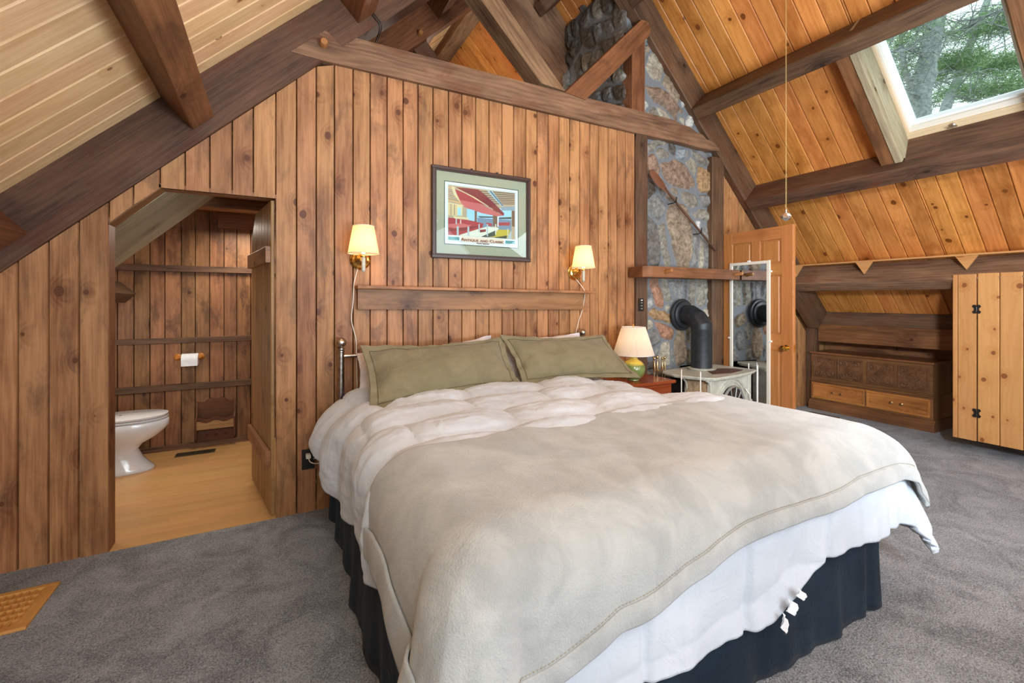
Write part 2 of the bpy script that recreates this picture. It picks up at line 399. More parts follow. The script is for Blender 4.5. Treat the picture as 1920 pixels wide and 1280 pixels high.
def stone_mat():
    t = NT('fieldstone_and_mortar'); tc = t.n('TexCoord').outputs['Object']
    at_ = t.n('Attribute', attribute_name='col').outputs['Color']; ms = t.n('Attribute', attribute_name='mort').outputs['Fac']
    n = t.noise(tc, 22, 6, .7, .6).outputs[0]; n2 = t.noise(tc, 90, 4, .7).outputs[0]; n3 = t.noise(tc, 5, 3).outputs[0]
    f = t.mr(n, .3, .72); c = t.mix(f, t.mix(.68, at_, lin('2c2722')), t.mix(.12, at_, lin('e2dccd')))
    c = t.mix(t.mr(n3, .45, .7, 0, .4), c, lin('75685a'))
    c = t.mix(t.m('MULTIPLY', t.mr(n2, .6, .75), .4), c, lin('d9d6cc'))
    mo = t.mix(n2, lin('64696e'), lin('858b90'))
    c = t.mix(ms, c, mo)
    return t.pbr(c, .75, 0, t.m('ADD', n, t.m('MULTIPLY', n2, .4)), .8, .012, Specular_IOR_Level=.3)
M['stone'] = stone_mat()
def needles():
    t = NT('pine_needles'); n = t.n('Attribute', attribute_name='rnd').outputs['Fac']
    return t.pbr(t.mix(n, lin('5c8a5c'), lin('a8c088')), .7)
M['needle'] = needles()
M['bark'] = noisy('grey_pine_bark', 'a0a8a3', '727a77', 14, .9, 0, .8, .03)
M['grass'] = noisy('lawn', '6d7a58', '8a8f78', 2, .95)

# ------------------------------------------------------------------ structure
YF, YW, YR, YB = 3.08, 3.10, 3.15, -5.2   # timber face, board wall, board wall right of the chimney, rear gable
def roofL(x): return 2.975 + .963 * x
def roofR(x): return 7.26 - x
def planks(mb, O, A, L, N, edges, segs, c=.003, dep=.010, gap=.0018, t=.02, m=0, rr=None):
    O, A, L, N = (Vector(q) for q in (O, A, L, N))
    flip = A.cross(L).dot(N) < 0
    for a0, a1 in zip(edges[:-1], edges[1:]):
        if a1 - a0 < .012: continue
        for sg in segs(a0, a1):
            r = random.random() if rr is None else rr()
            (s0, s1), (e0, e1) = sg       # start / end of the board at a0 and at a1
            prof = [(a0 + gap, -t), (a0 + gap, -dep), (a0 + gap + c, 0), (a1 - gap - c, 0), (a1 - gap, -dep), (a1 - gap, -t)]
            lo = []; hi = []
            for a, n in prof:
                f = (a - a0) / (a1 - a0)
                lo.append((a, s0 + (s1 - s0) * f, n)); hi.append((a, e0 + (e1 - e0) * f, n))
            vs = [O + A * a + L * l + N * n for a, l, n in lo + hi]
            fs = []; uv = []
            for i in range(5):
                f = [i, i + 1, 7 + i, 6 + i]; u = [(([*lo, *hi][k][1]), ([*lo, *hi][k][0]) - a0) for k in f]
                if flip: f = f[::-1]; u = u[::-1]
                fs.append(f); uv.append(u)
            for cap in ([5, 4, 3, 2, 1, 0], [6, 7, 8, 9, 10, 11]):
                if flip: cap = cap[::-1]
                fs.append(cap); uv.append([(0, 0)] * 6)
            mb.add(vs, fs, uv, r, m)
    return mb
def steps(a, b, d, ph=0.0):
    k0 = math.ceil((a - ph) / d + .001); e = [a]; x = ph + k0 * d
    while x < b - .001: e.append(x); x += d
    return e + [b]

# floors
fl = MB().box((-2.4, YB, -.06), (6.4, 3.10, 0), c=0).box((4.14, 3.10, -.06), (6.4, 3.28, 0), c=0)
struct(fl.build('floor', M['carpet']))
bf = MB()
planks(bf, (0, 0, 0), (0, 1, 0), (1, 0, 0), (0, 0, 1), steps(3.10, 4.95, .064, 3.17),
       lambda a, b: [((x, x), (x + .9, x + .9)) for x in np.arange(-2.0 - random.random() * .9, .2, .9)], c=.0004, dep=.0004, gap=.0001, t=.03)
struct(bf.build('floor.001', M['lam']))
gr = MB().box((-30, -30, -3.3), (40, 40, -3.2), c=0)
struct(gr.build('ground', M['grass']))

# headboard wall of vertical pine boards
XW = [-1.115 - .113 * k for k in range(11, 0, -1)] + [-1.115, -1.004, -.889, -.770, -.669, -.554, -.441, -.325, -.215, -.107, .012, .127, .24, .348, .463, .572, .684, .794, .899,
      1.008, 1.125, 1.229, 1.34, 1.45, 1.56, 1.663, 1.773, 1.877, 1.984, 2.089, 2.196, 2.301, 2.409, 2.502, 2.609, 2.712, 2.81, 2.921]
def wtop(x): return min(2.587 + .9545 * x, 2.852)
def otop(x): return min(1.955, 1.742 + (x + .770) * 1.04)
def wsegs(a, b):
    if a > -.775 and b < .02: return [((otop(a), otop(b)), (wtop(a), wtop(b)))]
    return [((0, 0), (wtop(a), wtop(b)))]
wb = planks(MB(), (0, YW, 0), (1, 0, 0), (0, 0, 1), (0, -1, 0), XW, wsegs)
struct(wb.build('wall_back', M['wall']))
# frame of the bathroom opening
dj = MB()
dj.box((-.796, YW + .002, 0), (-.770, 3.208, 1.742), 'z', .001)
dj.beam((-.786, 3.155, 1.738), (-.552, 3.155, 1.972), .106, .028, c=.001, jit=0)
dj.box((-.572, YW + .002, 1.955), (.03, 3.208, 1.979), 'x', .001)
dj.box((.012, YW + .002, 0), (.036, 3.17, 1.955), 'z', .001)
struct(dj.build('trim_1', M['bathwall']))

# wall right of the chimney, with the doorway behind the open door
def rtop(x): return 6.875 - x
rb = planks(MB(), (0, YR, 0), (1, 0, 0), (0, 0, 1), (0, -1, 0), [4.138 + .108 * k for k in range(8)],
            lambda a, b: [((2.01 if b < 4.93 else 0,) * 2, (rtop(a), rtop(b)))] if rtop(b) > .1 else [])
planks(rb, (0, 3.26, 0), (1, 0, 0), (0, 0, 1), (0, -1, 0), [4.90 + .11 * k for k in range(1, 14)], lambda a, b: [((0, 0), (rtop(a), rtop(b)))] if rtop(b) > .1 else [])
struct(rb.build('wall_back.001', M['wall']))
cl = MB().box((4.1, 3.17, 0), (4.13, 4.0, 2.1)).box((4.94, 3.29, 0), (4.97, 4.0, 2.1)).box((4.1, 4.0, 0), (4.97, 4.03, 2.1)).box((4.1, 3.17, 2.1), (4.97, 4.03, 2.13)).box((4.1, 3.17, -.03), (4.97, 4.03, -.001))
struct(cl.build('wall_closet', M['bathwall']))

# roof planking (boards run from eave to ridge)
k = 1 / math.hypot(1, .963)
cL = planks(MB(), (0, 0, 2.975), (0, 1, 0), (k, 0, .963 * k), (.963 * k, 0, -k), steps(YB, 6.6, .14, 2.0),
            lambda a, b: [((-3.0 / k,) * 2, (2.18 / k,) * 2)], c=.006, dep=.007)
struct(cL.build('ceiling_left', M['ceilL']))
q = 1 / math.sqrt(2)
def rseg(a, b):                      # s measured along the slope from the line x = z
    s0, s1 = (2.183 - 5.077) * q, (6.32 - .94) * q
    if a > .98 and b < 1.80: return [((s0, s0), (.36, .36)), ((1.40, 1.40), (s1, s1))]
    return [((s0, s0), (s1, s1))]
ed = sorted(set(steps(YB, 6.6, .138, 2.069) + [.985, 1.78]))
cR = planks(MB(), (3.63, 0, 3.63), (0, 1, 0), (q, 0, -q), (-q, 0, -q), ed, rseg, c=.006, dep=.007)
struct(cR.build('ceiling_right', M['ceilR']))
# outer roof deck
dk = MB()
def slopeR(mb, s0, s1, n0, n1, y0, y1, **kw):
    c = Vector(((s0 + s1) / 2 * q + (n0 + n1) / 2 * q, 0, -(s0 + s1) / 2 * q + (n0 + n1) / 2 * q))
    return mb.prism((c.x, y0, c.z), (c.x, y1, c.z), rect(s1 - s0, n1 - n0, kw.pop('c', .002)), (q, 0, -q), (q, 0, q), **kw)
def slopeR_s(mb, s0, s1, n0, n1, y0, y1, **kw):     # grain runs down the slope
    a = Vector((s0 * q + (n0 + n1) / 2 * q, (y0 + y1) / 2, -s0 * q + (n0 + n1) / 2 * q))
    b = Vector((s1 * q + (n0 + n1) / 2 * q, (y0 + y1) / 2, -s1 * q + (n0 + n1) / 2 * q))
    return mb.prism(a, b, rect(y1 - y0, n1 - n0, kw.pop('c', .002)), (0, 1, 0), (q, 0, q), **kw)
NR = 7.26 * q
for s0, s1, y0, y1 in ((-2.1, 3.8, YB, .98), (-2.1, 3.8, 1.76, 6.6), (-2.1, .34, .98, 1.76), (1.40, 3.8, .98, 1.76)):
    slopeR(dk, s0, s1, NR + .03, NR + .12, y0, y1, c=0)
dk.prism((-3.1 - .05, YB, roofL(-3.1) + .07), (-3.1 - .05, 6.6, roofL(-3.1) + .07), [(0, -.04), (7.45, -.04), (7.45, .05), (0, .05)], (k, 0, .963 * k), (-.963 * k, 0, k))
struct(dk.build('roof', M['beam']))
# outer walls that close the room
ow = MB().box((-2.45, YB, -.06), (-2.4, 6.6, .75)).box((6.40, YB, -.06), (6.45, 6.6, 1.0)).box((-3.2, 6.6, -.1), (6.5, 6.65, 5.3)).box((-2.4, 4.98, -.06), (6.4, 5.02, 2.0))
struct(ow.build('wall_outer', M['bathwall']))
fr = MB().box((-3.2, YB - .08, -.06), (6.5, YB, .35))
for x in (-2.4, -.6, 1.2, 3.0, 4.8, 6.35): fr.box((x - .06, YB - .08, .35), (x + .06, YB, min(roofL(x), roofR(x)) if 0 < x < 6 else .9), 'z')
struct(fr.build('wall_front', M['wall']))

# bathroom
eb = [-2.4, -2.2, -2.0, -1.8, -1.65, -1.5, -1.36, -1.22] + [at(u, 700, 'y', 4.95).x for u in (220, 251, 281, 309, 340, 366, 393, 420, 444, 470)] + [0.0, .1, .2]
bb = planks(MB(), (0, 4.95, 0), (1, 0, 0), (0, 0, 1), (0, -1, 0), eb, lambda a, b: [((0, 0), (min(2.2, roofL(a) - .1), min(2.2, roofL(b) - .1)))])
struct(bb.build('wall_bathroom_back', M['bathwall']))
bs = planks(MB(), (.10, 0, 0), (0, 1, 0), (0, 0, 1), (-1, 0, 0), steps(3.17, 4.95, .12), lambda a, b: [((0, 0), (2.2, 2.2))])
planks(bs, (-1.95, 0, 0), (0, 1, 0), (0, 0, 1), (1, 0, 0), steps(3.17, 4.95, .12), lambda a, b: [((0, 0), (1.0, 1.0))])
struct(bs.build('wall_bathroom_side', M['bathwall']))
bc = MB().box((-1.2, 3.17, 2.14), (.15, 4.96, 2.17)); bc.box((-.55, 4.2, 2.06), (.1, 4.36, 2.14), 'x')
bc.box((-.45, 4.90, 2.0), (.1, 4.95, 2.14), 'x')
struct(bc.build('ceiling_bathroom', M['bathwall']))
def batten(z0, z1, x0, x1, lab):
    b = MB().box((x0, 4.915, z0), (x1, 4.948, z1), 'x', .003, jit=.002, seg=6)
    tag(b.build('wall_batten', M['beam']), lab, 'batten', 'battens on the bathroom wall')
batten(1.585, 1.64, -1.35, .08, 'dark horizontal batten on the bathroom wall, topmost of three, just under the pale slanting board')
batten(.95, .998, YB, .08, 'dark horizontal batten on the bathroom wall just above the toilet paper holder')
batten(.53, .585, YB, .08, 'dark horizontal batten on the bathroom wall between toilet paper and magazine rack')
b = MB().box((-1.3, 4.925, 0), (.08, 4.949, .045), 'x')
struct(b.build('baseboard_bathroom', M['beamgrey']))
# slanting pale soffit inside the bathroom
so = MB().prism((-1.5, 3.21, 2.472 - 1.5 * .955), (-.10, 3.21, 2.472 - .10 * .955), [(0, 0), (.78, 0), (.78, .05), (0, .05)], (0, 1, 0), (-.69, 0, .72))
tag(so.build('slanted_board', M['pale']), 'pale weathered slanting board under the roof inside the bathroom', 'board')
pb = MB().beam((-1.42, 4.5, 1.5), (-.985, 4.5, 1.5), .12, .1, up=(.7, 0, .7), jit=.002)
sp = MB().prism((-1.13, 3.96, 1.40), (-1.13, 4.91, 1.40), rect(.11, .15, .004), (.69, 0, .72), (-.72, 0, .69), jit=.003, seg=5)
tag(sp.build('bathroom_purlin', M['beam']), 'short dark beam end at the left of the bathroom below the pale slanting board', 'beam')

# knee wall zone at the right eave
kw = planks(MB(), (6.36, 0, 0), (0, 0, 1), (0, 1, 0), (-1, 0, 0), [0, .2, .42, .62, .82, 1.0], lambda a, b: [((YB, YB), (3.26, 3.26))])
struct(kw.build('wall_right', M['bathwall']))
pl = MB().box((6.065, YB, 1.0), (6.34, 3.26, 1.188), 'y', .004, jit=.003, seg=10)
tag(pl.build('wall_plate', M['beam']), 'long dark plate beam under the low end of the amber ceiling boards above the chest', 'beam')
pe = MB().box((5.985, -1.0, .825), (6.03, 3.14, 1.035), 'y', .004, jit=.004, seg=10)
tag(pe.build('rail_board', M['beamred']), 'wide brown board running horizontally behind the carved chest', 'board')
MB()
po = MB().box((5.93, 3.15, 0), (6.03, 3.258, 1.10), 'z', .004, jit=.003, seg=5)
tag(po.build('short_post', M['beam']), 'short dark post at the far end of the carved chest under the rafter foot', 'post')

# ------------------------------------------------------------------ timber frame
def tb(mb, name, mat, lab, cat='beam', group=None, parent=None):
    return tag(mb.build(name, M[mat], parent), lab, cat, group)
o = tb(MB().beam((-2.45, 3.17, 2.7825 - .9555 * 2.45), (2.16, 3.17, 2.7825 + .9555 * 2.16), .18, .279, jit=.004, seg=24, c=.005),
   'timber_rafter', 'beam', 'heavy dark rafter rising to the right along the top of the board wall', 'rafter')
lp = MB().lathe([(.024, 0), (.024, .05), (.02, .056)], (.28, YF - .0, 2.952), (0, -1, 0), 10)
lp.build('peg', M['peg'], o)
cbm = MB(); c0 = at(703, 42, 'y', 3.07)
pts = [Vector((c0.x - .03, 3.072, c0.z + .06)), Vector((c0.x + .03, 3.07, c0.z + .0)), Vector((c0.x + .035, 3.10, c0.z - .03)), Vector((c0.x + .035, 3.26, c0.z - .045))]
cbm.tube(pts, .0035); cbm.tube([p + Vector((.012, -.004, .008)) for p in pts], .003)
tag(cbm.build('wire', M['black']), 'thin dark wire looped around the rafter above the board wall', 'wire')
tb(MB().beam((2.2, 3.15, 7.07 - 2.2), (5.985, 3.15, 7.07 - 5.985), .14, .269, jit=.007, seg=24),
   'timber_rafter', 'beam', 'rough dark rafter falling to the right past the chimney and the open door', 'rafter')
# tie beam: scarfed at the left rafter, wane-edged at its right end
pf = [(.093, 2.862), (.27, 2.853), (1.2, 2.855), (2.2, 2.857), (2.95, 2.853), (3.5, 2.862), (3.9, 2.85), (4.02, 2.862), (4.07, 2.845), (4.05, 2.90), (3.99, 2.925), (3.93, 2.95), (3.86, 2.955), (3.80, 2.99), (3.70, 3.005), (3.62, 3.035), (3.5, 3.04), (3.40, 3.062), (3.0, 3.064),
      (2.2, 3.052), (1.3, 3.050), (.48, 3.05), (.391, 2.968), (.295, 3.051)]
tm = MB().prism((0, 3.074, 0), (0, 3.25, 0), pf, (1, 0, 0), (0, 0, 1), r=.42)
tm.uv = [[(p[1] * 0 + tm.v[i][0], tm.v[i][2] + tm.v[i][1]) for p, i in zip(u, f)] for u, f in zip(tm.uv, tm.f)]
o = tb(tm, 'tie_beam', 'beamgrey', 'long weathered tie beam across the top of the board wall and chimney', 'beam')
def brace(p0, p1, w, lab, mat, y0=3.085, y1=3.23, end=None, r=None, name='brace'):
    d = (Vector((p1[0], 0, p1[1])) - Vector((p0[0], 0, p0[1]))).normalized()
    mb = MB().prism((p0[0], (y0 + y1) / 2, p0[1]), (p1[0], (y0 + y1) / 2, p1[1]), rect(y1 - y0, w, .006), (0, 1, 0), d.cross(Vector((0, 1, 0))), r, jit=.004, seg=8)
    return tb(mb, name, mat, lab, 'brace')
ymid = 3.16
def flat_brace(pxs, y0, y1, lab, mat, r):
    pf_ = [(lambda w: (w.x, w.z))(at(u, v, 'y', y0)) for u, v in pxs]
    a_, b_ = Vector(pf_[0]), Vector(pf_[-1]); e_ = (b_ - a_).normalized()
    m_ = MB().prism((0, y0, 0), (0, y1, 0), pf_, (1, 0, 0), (0, 0, 1), r=r)
    m_.uv = [[(m_.v[i][0] * e_.x + m_.v[i][2] * e_.y, -m_.v[i][0] * e_.y + m_.v[i][2] * e_.x + m_.v[i][1]) for i in f] for f in m_.f]
    return tb(m_, 'brace', mat, lab, 'brace')
flat_brace([(1060, 171), (1015, 156), (902, 0), (794, -149), (822, -170), (941, 0)], 3.082, 3.24, 'pale brown diagonal brace rising left from the middle of the tie beam', 'beamgrey', .8)
flat_brace([(1060, 173), (1098, 187), (1150, 137), (1213, 72), (1220, 62), (1220, 48), (1214, 40), (1203, 37)], 3.066, 3.2, 'orange brown diagonal brace with a knot, leaning right in front of the chimney', 'beamred', .63)
ps = MB().box((2.876, 3.082, 3.04), (3.033, 3.22, 3.80), 'z', .006, jit=.003, seg=6)
tb(ps, 'king_post', 'beamred', 'short upright timber standing on the tie beam before the chimney stone', 'post')
for x0, x1, y1, zt, lab, mt in ((2.921, 3.066, 3.22, 2.853, 'dark purplish post between the board wall and the left edge of the stone chimney', 'beam'),
                               (3.956, 4.138, 3.20, 2.80, 'dark purplish post at the right edge of the stone chimney beside the open door', 'beam')):
    tb(MB().box((x0, 3.082, 0), (x1, y1, zt), 'z', .006, jit=.003, seg=14), 'timber_post', mt, lab, 'post')
# purlins, square to the roof slopes
def purR(s0, s1, y0, y1, lab, n0=4.849, mat='beam', r=None):
    tb(slopeR(MB(), s0, s1, n0, 5.128, y0, y1, jit=.006, seg=14, c=.008, r=r), 'ceiling_purlin', mat, lab, 'purlin')
def purL(cl, ch, y0, y1, lab, mat='beamred', depth=.212):
    cl, ch = Vector((cl[0], 0, cl[1])), Vector((ch[0], 0, ch[1])); nn = Vector((-.963 * k, 0, k))
    c = (cl + ch) / 2 + nn * depth / 2; w = (ch - cl).length
    tb(MB().prism((c.x, y0, c.z), (c.x, y1, c.z), rect(w, depth, .006), (k, 0, .963 * k), nn, jit=.004, seg=14), 'ceiling_purlin', mat, lab, 'purlin')
purL((-.401, 2.295), (-.300, 2.392), YB, 3.079, 'thick dark purlin crossing the honey ceiling at the upper left')
purL((.493, 3.149), (.599, 3.252), YB, 3.079, 'dark purlin end meeting the rafter above the peg at the top')
purL((-1.172, 1.568), (-1.07, 1.665), YB, 3.079, 'dark purlin tip at the left edge of the photo by the rafter')
purL((1.40, 4.02), (1.50, 4.117), 3.27, 6.6, 'dark purlin high in the loft behind the truss on the left slope')
purR(-.905, -.775, YB, 3.079, 'dark purlin end above the orange brace near the ridge')
purR(.302, .433, YB, 3.079, 'long dark purlin above the skylight on the amber ceiling')
purR(1.464, 1.605, YB, 3.079, 'rough dark purlin directly under the skylight', r=.7)
purR(2.694, 2.828, YB, 3.079, 'low dark purlin under the thin shelf on the right slope', r=.55, mat='beamgrey')
purR(-1.42, -1.29, 3.26, 4.07, 'short dark purlin in the loft in front of the second truss')
# ridge and second truss in the loft
tb(MB().box((2.08, 3.3, 4.82), (2.28, 6.6, 4.99), 'y', .006, jit=.004, seg=10), 'ridge_beam', 'beamgrey', 'pale brown ridge beam receding in the loft above the tie beam', 'beam')
o = tb(MB().beam((.2, 4.2, 2.7825 + .9555 * .2), (2.16, 4.2, 2.7825 + .9555 * 2.16), .15, .279, jit=.004, c=.006), 'timber_rafter', 'beamred', 'reddish dark rafter with a peg in the loft, left of the ridge', 'rafter')
pp = at(787, 65, 'y', 4.12)
MB().lathe([(.024, 0), (.024, .05), (.02, .056)], (pp.x, 4.125, pp.z), (0, -1, 0), 10).build('peg', M['peg'], o)
tb(MB().beam((2.2, 4.2, 6.98 - 2.2), (4.0, 4.2, 6.98 - 4.0), .2, .40, jit=.004), 'timber_rafter', 'beamgrey', 'second rafter in the loft, falling right towards the rough chimney stones', 'rafter')
brace((1.06, 3.98), (1.95, 3.02), .17, 'dark brace of the second truss seen low between tie beam and ridge', 'beam', 4.22, 4.36)
brace((3.35, 3.75), (2.75, 3.02), .17, 'dark brace of the second truss partly hidden behind the chimney', 'beam', 4.13, 4.27)
lf = MB().box((.15, 3.27, 2.76), (2.88, 6.6, 2.80), 'x')
struct(lf.build('floor_loft', M['bathwall']))
slat = planks(MB(), (0, 6.55, 0), (1, 0, 0), (0, 0, 1), (0, -1, 0), steps(0.0, 4.4, .12), lambda a, b: [((2.8, 2.8), (min(roofL(a), roofR(a)), min(roofL(b), roofR(b))))])
struct(slat.build('wall_loft_gable', M['wall']))

# ------------------------------------------------------------------ skylight
tb(slopeR_s(MB(), .433, 1.464, 7.0 * q, NR, 1.775, 1.885, jit=.003, seg=6, c=.004), 'trimmer_beam', 'beamred', 'brown trimmer beam along the left side of the skylight', 'beam')
tb(slopeR_s(MB(), .433, 1.464, 7.0 * q, NR, .86, .985, jit=.003, seg=6, c=.004), 'trimmer_beam', 'beamred', 'brown trimmer beam along the right side of the skylight', 'beam')
wd = MB()
slopeR_s(wd, .30, 1.45, 7.03 * q, 7.27 * q, 1.722, 1.745); slopeR_s(wd, .30, 1.45, 7.03 * q, 7.27 * q, .985, .998)
slopeR_s(wd, .34, 1.46, 6.985 * q, 7.04 * q, 1.735, 1.785, c=.003)
struct(wd.build('trim_2', M['pale']))
wl = MB().prism((4.535, .985, 2.463), (4.535, 1.724, 2.463), [(0, 0), (.215, 0), (.215, .025), (0, .025)], Vector((.065, 0, .195)).normalized(), Vector((.195, 0, -.065)).normalized())
slopeR(wl, .30, .345, 7.0 * q, 7.4 * q, .985, 1.74)
struct(wl.build('trim_3', M['beam']))
sk = struct(thing('window_1', '', '', (4.2, 1.36, 3.06)))
for kk in ('label', 'category'): del sk[kk]
def ringS(mb, s0, s1, n0, n1, y0, y1, wt, wb_, wy, **kw):
    slopeR(mb, s0, s0 + wt, n0, n1, y0, y1, **kw); slopeR(mb, s1 - wb_, s1, n0, n1, y0, y1, **kw)
    slopeR_s(mb, s0 + wt, s1 - wb_, n0, n1, y0, y0 + wy, **kw); slopeR_s(mb, s0 + wt, s1 - wb_, n0, n1, y1 - wy, y1, **kw)
    return mb
ringS(MB(), .345, 1.385, 5.125, 5.16, .995, 1.725, .05, .062, .022, c=.004).build('window_frame', M['tanframe'], sk)
ringS(MB(), .36, 1.345, 5.14, 5.20, 1.01, 1.712, .05, .062, .026, c=.004).build('inner_frame', M['whitewood'], sk)
ringS(MB(), .39, 1.30, 5.17, 5.235, 1.03, 1.698, .03, .032, .028, c=.003).build('sash', M['alu'], sk)
slopeR(MB(), .40, 1.28, 5.215, 5.221, 1.045, 1.68, c=0).build('glass_pane', M['glass'], sk)
hp = at(1792, 220, 'y', 1.43)
hm = MB(); hc = Vector((5.12 * q + 1.345 * q, 1.44, 5.12 * q - 1.345 * q))
hm.lathe([(.018, 0), (.018, .012), (.01, .018)], hc, (-q, 0, -q), 12); hm.tube([hc + Vector((-.015, -.03, -.02)), hc + Vector((-.02, 0, -.022)), hc + Vector((-.015, .03, -.02))], .006)
hm.build('handle', M['chrome'], sk)

# ------------------------------------------------------------------ stone chimney
STC = {'g': '8b8d8c', 'gd': '6c6e70', 'gt': '9c988a', 't': 'a28e75', 'p': 'a8876f', 'o': 'bd9462', 'w': 'd9dad6', 'd': '4c3c31', 'k': '55504a', 'lt': 'c4bda8', 'r': 'b57f5f', 'b': 'a9b8c2'}
def seeds_px(lst, ox, oy, sc, y=3.14):
    out = []
    for cx, cy, hl, hw, ang, c in lst:
        a = math.radians(ang); px = lambda X, Y: at(ox + X / sc, oy + Y / sc, 'y', y)
        p = px(cx, cy); e = px(cx + hl * math.cos(a), cy + hl * math.sin(a)); w = px(cx - hw * math.sin(a), cy + hw * math.cos(a))
        out.append((p.x, p.z, e.x - p.x, e.z - p.z, w.x - p.x, w.z - p.z, c))
    return out
SD = seeds_px([(190,110,95,45,-20,'gt'),(280,210,90,55,15,'gt'),(345,150,42,36,40,'k'),(425,195,52,38,80,'b'),(275,135,22,14,0,'t'),(490,200,42,20,80,'g'),
 (610,245,92,42,20,'gt'),(600,165,70,18,15,'g'),(530,295,62,46,35,'lt'),(165,310,98,62,60,'p'),(400,385,155,115,15,'p'),(640,430,130,64,85,'o'),
 (290,460,55,20,30,'g'),(355,530,62,26,10,'t'),(525,518,34,23,10,'w'),(150,530,78,50,60,'d'),(255,540,42,36,60,'g'),(350,600,57,28,5,'t'),
 (510,605,115,62,25,'gt'),(650,620,52,60,80,'g'),(205,690,90,88,40,'g'),(615,740,80,56,10,'gt'),(165,1000,225,64,88,'gd'),(270,1010,215,36,75,'gt'),
 (420,950,300,108,80,'t'),(345,1080,145,23,75,'g'),(560,1080,160,36,110,'g'),(610,1090,150,24,95,'lt'),(665,1070,195,32,85,'g'),(590,840,42,16,80,'w')], 1190, 250, 4.925)
SD += seeds_px([(200,270,172,66,65,'r'),(320,230,170,56,60,'gt'),(395,190,95,29,70,'g'),(480,210,140,40,90,'g'),(545,210,120,26,95,'gd'),(620,230,160,46,98,'gt'),
 (740,240,170,68,98,'gt'),(825,370,75,33,95,'lt'),(130,375,58,44,70,'w'),(240,520,130,72,10,'o'),(130,635,62,36,-60,'lt'),(290,700,135,74,20,'r'),
 (185,790,105,62,60,'g'),(210,930,64,36,100,'g'),(300,1010,155,78,85,'lt'),(395,1010,135,32,80,'g'),(480,920,250,78,90,'t'),(590,760,110,47,90,'gt'),
 (595,1000,115,30,95,'gt'),(810,480,64,47,60,'lt'),(345,400,52,42,60,'lt'),(690,850,120,60,90,'g'),(800,700,140,45,90,'gt'),(700,600,80,60,20,'t'),(780,980,140,60,90,'g'),
 (100,270,42,26,80,'g'),(250,1200,190,40,-3,'gt'),(640,1190,160,50,10,'t'),(120,1120,50,60,90,'gd'),(760,1330,180,60,90,'g'),(130,1450,150,60,90,'g'),(230,1600,120,60,60,'t')], 1200, 510, 6.4)
SD += seeds_px([(1075,510,95,62,60,'lt'),(1010,370,32,22,60,'t'),(1070,640,78,27,8,'gt'),(1200,670,85,48,35,'t'),(1150,760,158,68,25,'p'),(1285,770,26,21,80,'w'),
 (1020,800,32,26,0,'w'),(1060,850,47,37,30,'gt'),(1155,855,62,37,10,'lt'),(1265,890,48,37,20,'lt'),(1325,920,42,31,60,'w'),(1000,260,60,40,80,'g'),(960,420,60,50,80,'g'),(940,600,70,50,60,'gt'),(930,760,60,50,30,'g')], 960, 0, 4)
def stone_field(mb, O, A, B, N, w, h, seeds, res=.0085, bulge=.034, inside=None, seedn=0):
    nu, nv = int(w / res) + 1, int(h / res) + 1
    U, V = np.meshgrid(np.linspace(0, w, nu), np.linspace(0, h, nv), indexing='ij')
    nu1 = np.array([[nz(u * 9, v * 9, seedn) for v in V[0]] for u in U[:, 0]]); nu2 = np.array([[nz(u * 9 + 40, v * 9, seedn) for v in V[0]] for u in U[:, 0]])
    fine = np.array([[noise.fractal(Vector((u * 26, v * 26, seedn)), .7, 2, 4) for v in V[0]] for u in U[:, 0]])
    Uw, Vw = U + nu1 * .018, V + nu2 * .018
    D1 = np.full(U.shape, 9.0); D2 = np.full(U.shape, 9.0); ID = np.zeros(U.shape, int); SZ = np.ones(U.shape)
    for i, (cx, cz, ex, ez, wx, wz, c) in enumerate(seeds):
        du, dv_ = Uw - cx, Vw - cz
        L2, W2 = ex * ex + ez * ez, wx * wx + wz * wz
        a = np.abs(du * ex + dv_ * ez) / L2; b = np.abs(du * wx + dv_ * wz) / W2
        d = (a ** 3 + b ** 3) ** (1 / 3); sz = math.sqrt(min(L2, W2))
        d = (d - 1) * sz                       # signed distance-like, metres
        cl_ = d < D1; D2 = np.where(cl_, D1, np.minimum(D2, d)); ID = np.where(cl_, i, ID); D1 = np.where(cl_, d, D1)
    e = np.minimum((D2 - D1) * .5 - .006, .010 - D1)
    Hh = bulge * sm(0, .022, e) * (.72 + .5 * np.sin(ID * 2.4) * .5) + fine * .006 * sm(0, .01, e) + fine * .0015
    mort = 1 - sm(.0, .006, e)
    O, A, B, N = (np.array(q_, float) for q_ in (O, A, B, N))
    P = O + U[..., None] * A + V[..., None] * B + Hh[..., None] * N
    idx = -np.ones(U.shape, int); keep = np.ones(U.shape, bool) if inside is None else inside(U, V)
    o = len(mb.v); mb.v += P.reshape(-1, 3).tolist()
    cols = np.array([lin(STC[s_[6]])[:3] for s_ in seeds])
    rng = np.random.RandomState(3); jitc = rng.uniform(.85, 1.15, (len(seeds), 1)); cc = (cols * jitc)[ID]
    mb.col = getattr(mb, 'col', []) + cc.reshape(-1, 3).tolist(); mb.mort = getattr(mb, 'mort', []) + mort.reshape(-1).tolist()
    flip = np.dot(np.cross(A, B), N) < 0
    for i in range(nu - 1):
        for j in range(nv - 1):
            if keep[i, j] and keep[i + 1, j + 1] and keep[i + 1, j] and keep[i, j + 1]:
                f = [i * nv + j, (i + 1) * nv + j, (i + 1) * nv + j + 1, i * nv + j + 1]
                if flip: f = f[::-1]
                mb.f.append([o + q_ for q_ in f]); mb.uv.append([(0, 0)] * 4); mb.r.append(0); mb.m.append(0); mb.s.append(True)
def sshift(sd, x0, z0): return [(c[0] - x0, c[1] - z0) + c[2:] for c in sd]
cx0 = 3.0
sf = MB()
def ins(U, V):
    X, Z = U + cx0, V
    return (Z < 6.93 - X) & ~((X > 3.44) & (X < 3.93) & (Z < .56 + (X - 3.44) * .9) & (Z < .68))
fill = []
